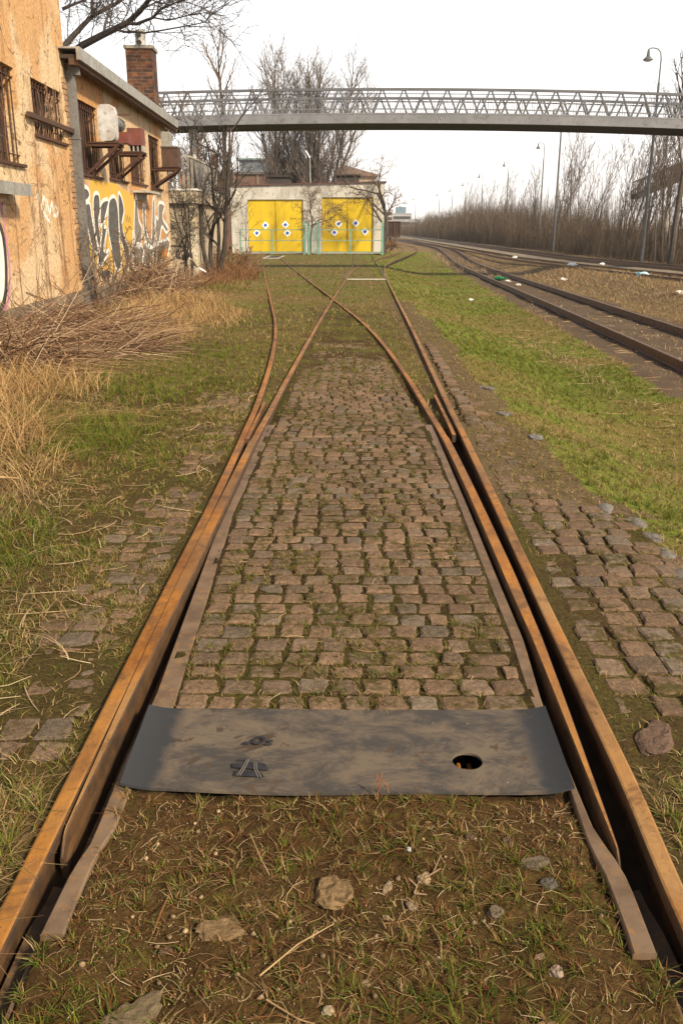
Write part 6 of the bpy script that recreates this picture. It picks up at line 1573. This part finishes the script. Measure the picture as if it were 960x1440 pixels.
for x in (-0.87, 0.87):
    m = MB(); m.tube([(x, -0.15, 1.02), (x, -0.62, 1.02)], 0.09, 10); m.tube([(x, -0.62, 1.02), (x, -0.68, 1.02)], 0.22, 14); m.build('buffer', M['dark_iron'], wg)
for y in (2.2, 9.8):
    for x in (-0.75, 0.75):
        m = MB(); m.tube([(x - .06, y, 0.62), (x + .06, y, 0.62)], 0.47, 18); m.build('wheel', M['dark_iron'], wg)
# small yellow-topped point indicator beside the wagon
pi_ = thing('point_lever', 'low dark switch stand with a pale weight near the wagon', 'switch stand', (4.7, 112, -0.62))
m = MB(); m.box(-0.25, 0.25, -0.2, 0.2, -0.1, 0.22); m.tube([(0, 0, .2), (0.1, 0, 1.0)], 0.05, 8); m.build('stand', M['dark_iron'], pi_)
m = MB(); m.tube([(0.3, -0.1, .25), (0.3, .1, .25)], 0.28, 12); m.build('weight', pm('pale_weight', (0.5, 0.48, 0.3), (0.4, 0.38, 0.25), 3, 0.7), pi_)

# ================================================================== LITTER
wp, cp, gp, ip = M['white_plastic'], pm('cyan_plastic', (0.25, 0.52, 0.62), (0.5, 0.65, 0.7), 6, 0.4), pm('green_glass', (0.03, 0.22, 0.08), (0.02, 0.15, 0.06), 4, 0.2), pm('ivory_paper', (0.65, 0.62, 0.56), (0.55, 0.5, 0.45), 5, 0.8)
def crumple(name, x, y, s, mat, label, cat, seed):
    r2 = np.random.default_rng(seed); m = MB(); n, k_ = 9, 7; V = []
    for i in range(k_):
        th = math.pi * i / (k_ - 1)
        for j in range(n):
            a = 6.283 * j / n; q = s * r2.uniform(0.55, 1.1); V.append((q * math.sin(th) * math.cos(a) * 1.3, q * math.sin(th) * math.sin(a), 0.55 * q * math.cos(th) + s * 0.35))
    m.add(V, [(i * n + j, (i + 1) * n + j, (i + 1) * n + (j + 1) % n, i * n + (j + 1) % n) for i in range(k_ - 1) for j in range(n)])
    tag(m.build(name, mat, loc=(x, y, gz(x, y))), label, cat)
m = MB(); m.lathe([(0.045, 0), (0.048, 0.02), (0.048, 0.17), (0.03, 0.22), (0.016, 0.25), (0.016, 0.31)], (0, 0, 0), 12); o = m.build('bottle', gp, loc=(7.05, 44.5, gz(7.05, 44.5) + 0.10)); o.scale = (2.2, 2.2, 2.0); o.rotation_euler = (1.5, 0, 0.9); tag(o, 'green bottle lying between the rails of the right track', 'bottle')
crumple('paper_scrap', 7.42, 43.0, 0.13, ip, 'off-white scrap lying between the rails just right of the green bottle', 'litter', 1)
crumple('paper_scrap', 7.27, 39.5, 0.11, ip, 'off-white scrap between the rails, nearer than the green bottle', 'litter', 2)
crumple('paper_scrap', 3.92, 29.5, 0.08, wp, 'white scrap on the grass at the left edge of the right track', 'litter', 3)
crumple('plastic_bag', 12.78, 53.0, 0.26, wp, 'white plastic bag by the overgrown far rails', 'bag', 4)
crumple('plastic_bag', 11.87, 37.4, 0.24, cp, 'pale blue plastic bag lying on the overgrown rail at the right', 'bag', 5)
crumple('paper_scrap', 9.76, 42.0, 0.16, ip, 'pale scrap in the dry grass between the tracks', 'litter', 6)
crumple('paper_scrap', 13.02, 73.0, 0.2, wp, 'small white scrap far off by the pale gravel path', 'litter', 7)
crumple('paper_scrap', 7.42, 24.2, 0.07, ip, 'pale scrap lying against the far rail of the right track', 'litter', 8)
crumple('paper_scrap', 9.95, 27.6, 0.12, ip, 'pale scrap at the right edge of the view in dry grass', 'litter', 9)
crumple('paper_scrap', 15.31, 56.0, 0.15, wp, 'white scrap on the pale gravel path', 'litter', 10)

# ================================================================== HAZE
hm = bpy.data.materials.new('air'); hm.use_nodes = True; hn = hm.node_tree; hn.nodes.clear(); ho = hn.nodes.new('ShaderNodeOutputMaterial'); hv = hn.nodes.new('ShaderNodeVolumePrincipled')
hv.inputs['Color'].default_value = (0.95, 0.94, 0.92, 1); hv.inputs['Density'].default_value = 0.00035; hv.inputs['Anisotropy'].default_value = 0.2; hn.links.new(hv.outputs[0], ho.inputs['Volume'])
m = MB(); m.box(-960, 960, -10, 960, -3, 26); hz = m.build('haze', hm); tag(hz, kind='stuff')
# ================================================================== SKY, SUN, CAMERA
SUN = Vector((0.60, -0.56, 0.60)).normalized(); el = math.asin(SUN.z); rot = math.atan2(SUN.x, SUN.y)
w = bpy.data.worlds.new('World'); SC.world = w; w.use_nodes = True; nt = w.node_tree; nt.nodes.clear()
out = nt.nodes.new('ShaderNodeOutputWorld'); bg = nt.nodes.new('ShaderNodeBackground'); nt.links.new(bg.outputs[0], out.inputs[0])
sky = nt.nodes.new('ShaderNodeTexSky'); sky.sky_type = 'NISHITA'; sky.sun_disc = False; sky.sun_elevation = el; sky.sun_rotation = rot; sky.air_density = 1.0; sky.dust_density = 3.0; sky.ozone_density = 1.0
tc = nt.nodes.new('ShaderNodeTexCoord'); mp = nt.nodes.new('ShaderNodeMapping'); mp.inputs['Scale'].default_value = (1.2, 1.2, 3.2); nt.links.new(tc.outputs['Generated'], mp.inputs[0])
cl = noise(nt, 1.6, 6, 0.55, mp.outputs[0]); sp = nt.nodes.new('ShaderNodeSeparateXYZ'); nt.links.new(tc.outputs['Generated'], sp.inputs[0])
veil = mixrgb(nt, ramp(nt, sp.outputs['Z'], 0.0, 0.28), (12.2, 11.5, 10.9), (12.2, 12.2, 12.3))
col = mixrgb(nt, ramp(nt, cl, 0.58, 0.85), sky.outputs[0], veil)
fx = nt.nodes.new('ShaderNodeMix'); fx.data_type = 'RGBA'; zf = nt.nodes.new('ShaderNodeMapRange'); zf.inputs['From Min'].default_value = 0.20; zf.inputs['From Max'].default_value = 0.42; zf.inputs['To Min'].default_value = 0.92; zf.inputs['To Max'].default_value = 0.06; nt.links.new(sp.outputs['Z'], zf.inputs['Value']); nt.links.new(zf.outputs[0], fx.inputs[0]); nt.links.new(col, fx.inputs[6]); nt.links.new(veil, fx.inputs[7])
nt.links.new(fx.outputs[2], bg.inputs['Color']); bg.inputs['Strength'].default_value = 0.092
sl = bpy.data.lights.new('sun', 'SUN'); sl.energy = 5.0; sl.angle = R(5.0); sl.color = (1.0, 0.85, 0.60)
so = bpy.data.objects.new('sun', sl); COL.objects.link(so); so.rotation_euler = SUN.to_track_quat('Z', 'Y').to_euler()

cam = bpy.data.cameras.new('camera'); co = bpy.data.objects.new('camera', cam); COL.objects.link(co); SC.camera = co
cam.sensor_fit = 'VERTICAL'; cam.sensor_height = 36.0; cam.lens = 36.0 * 1250 / 1440; cam.clip_end = 6000; cam.clip_start = 0.05
co.location = (0, 0, 1.56); co.rotation_euler = (R(90 - 17.703), 0, R(0.480))
vs = SC.view_settings; vs.view_transform = 'Standard'; vs.look = 'None'; vs.exposure = 0.42; vs.gamma = 1.0; vs.use_curve_mapping = False
SC.render.resolution_x = 682; SC.render.resolution_y = 1024
SC.cycles.max_bounces = 6
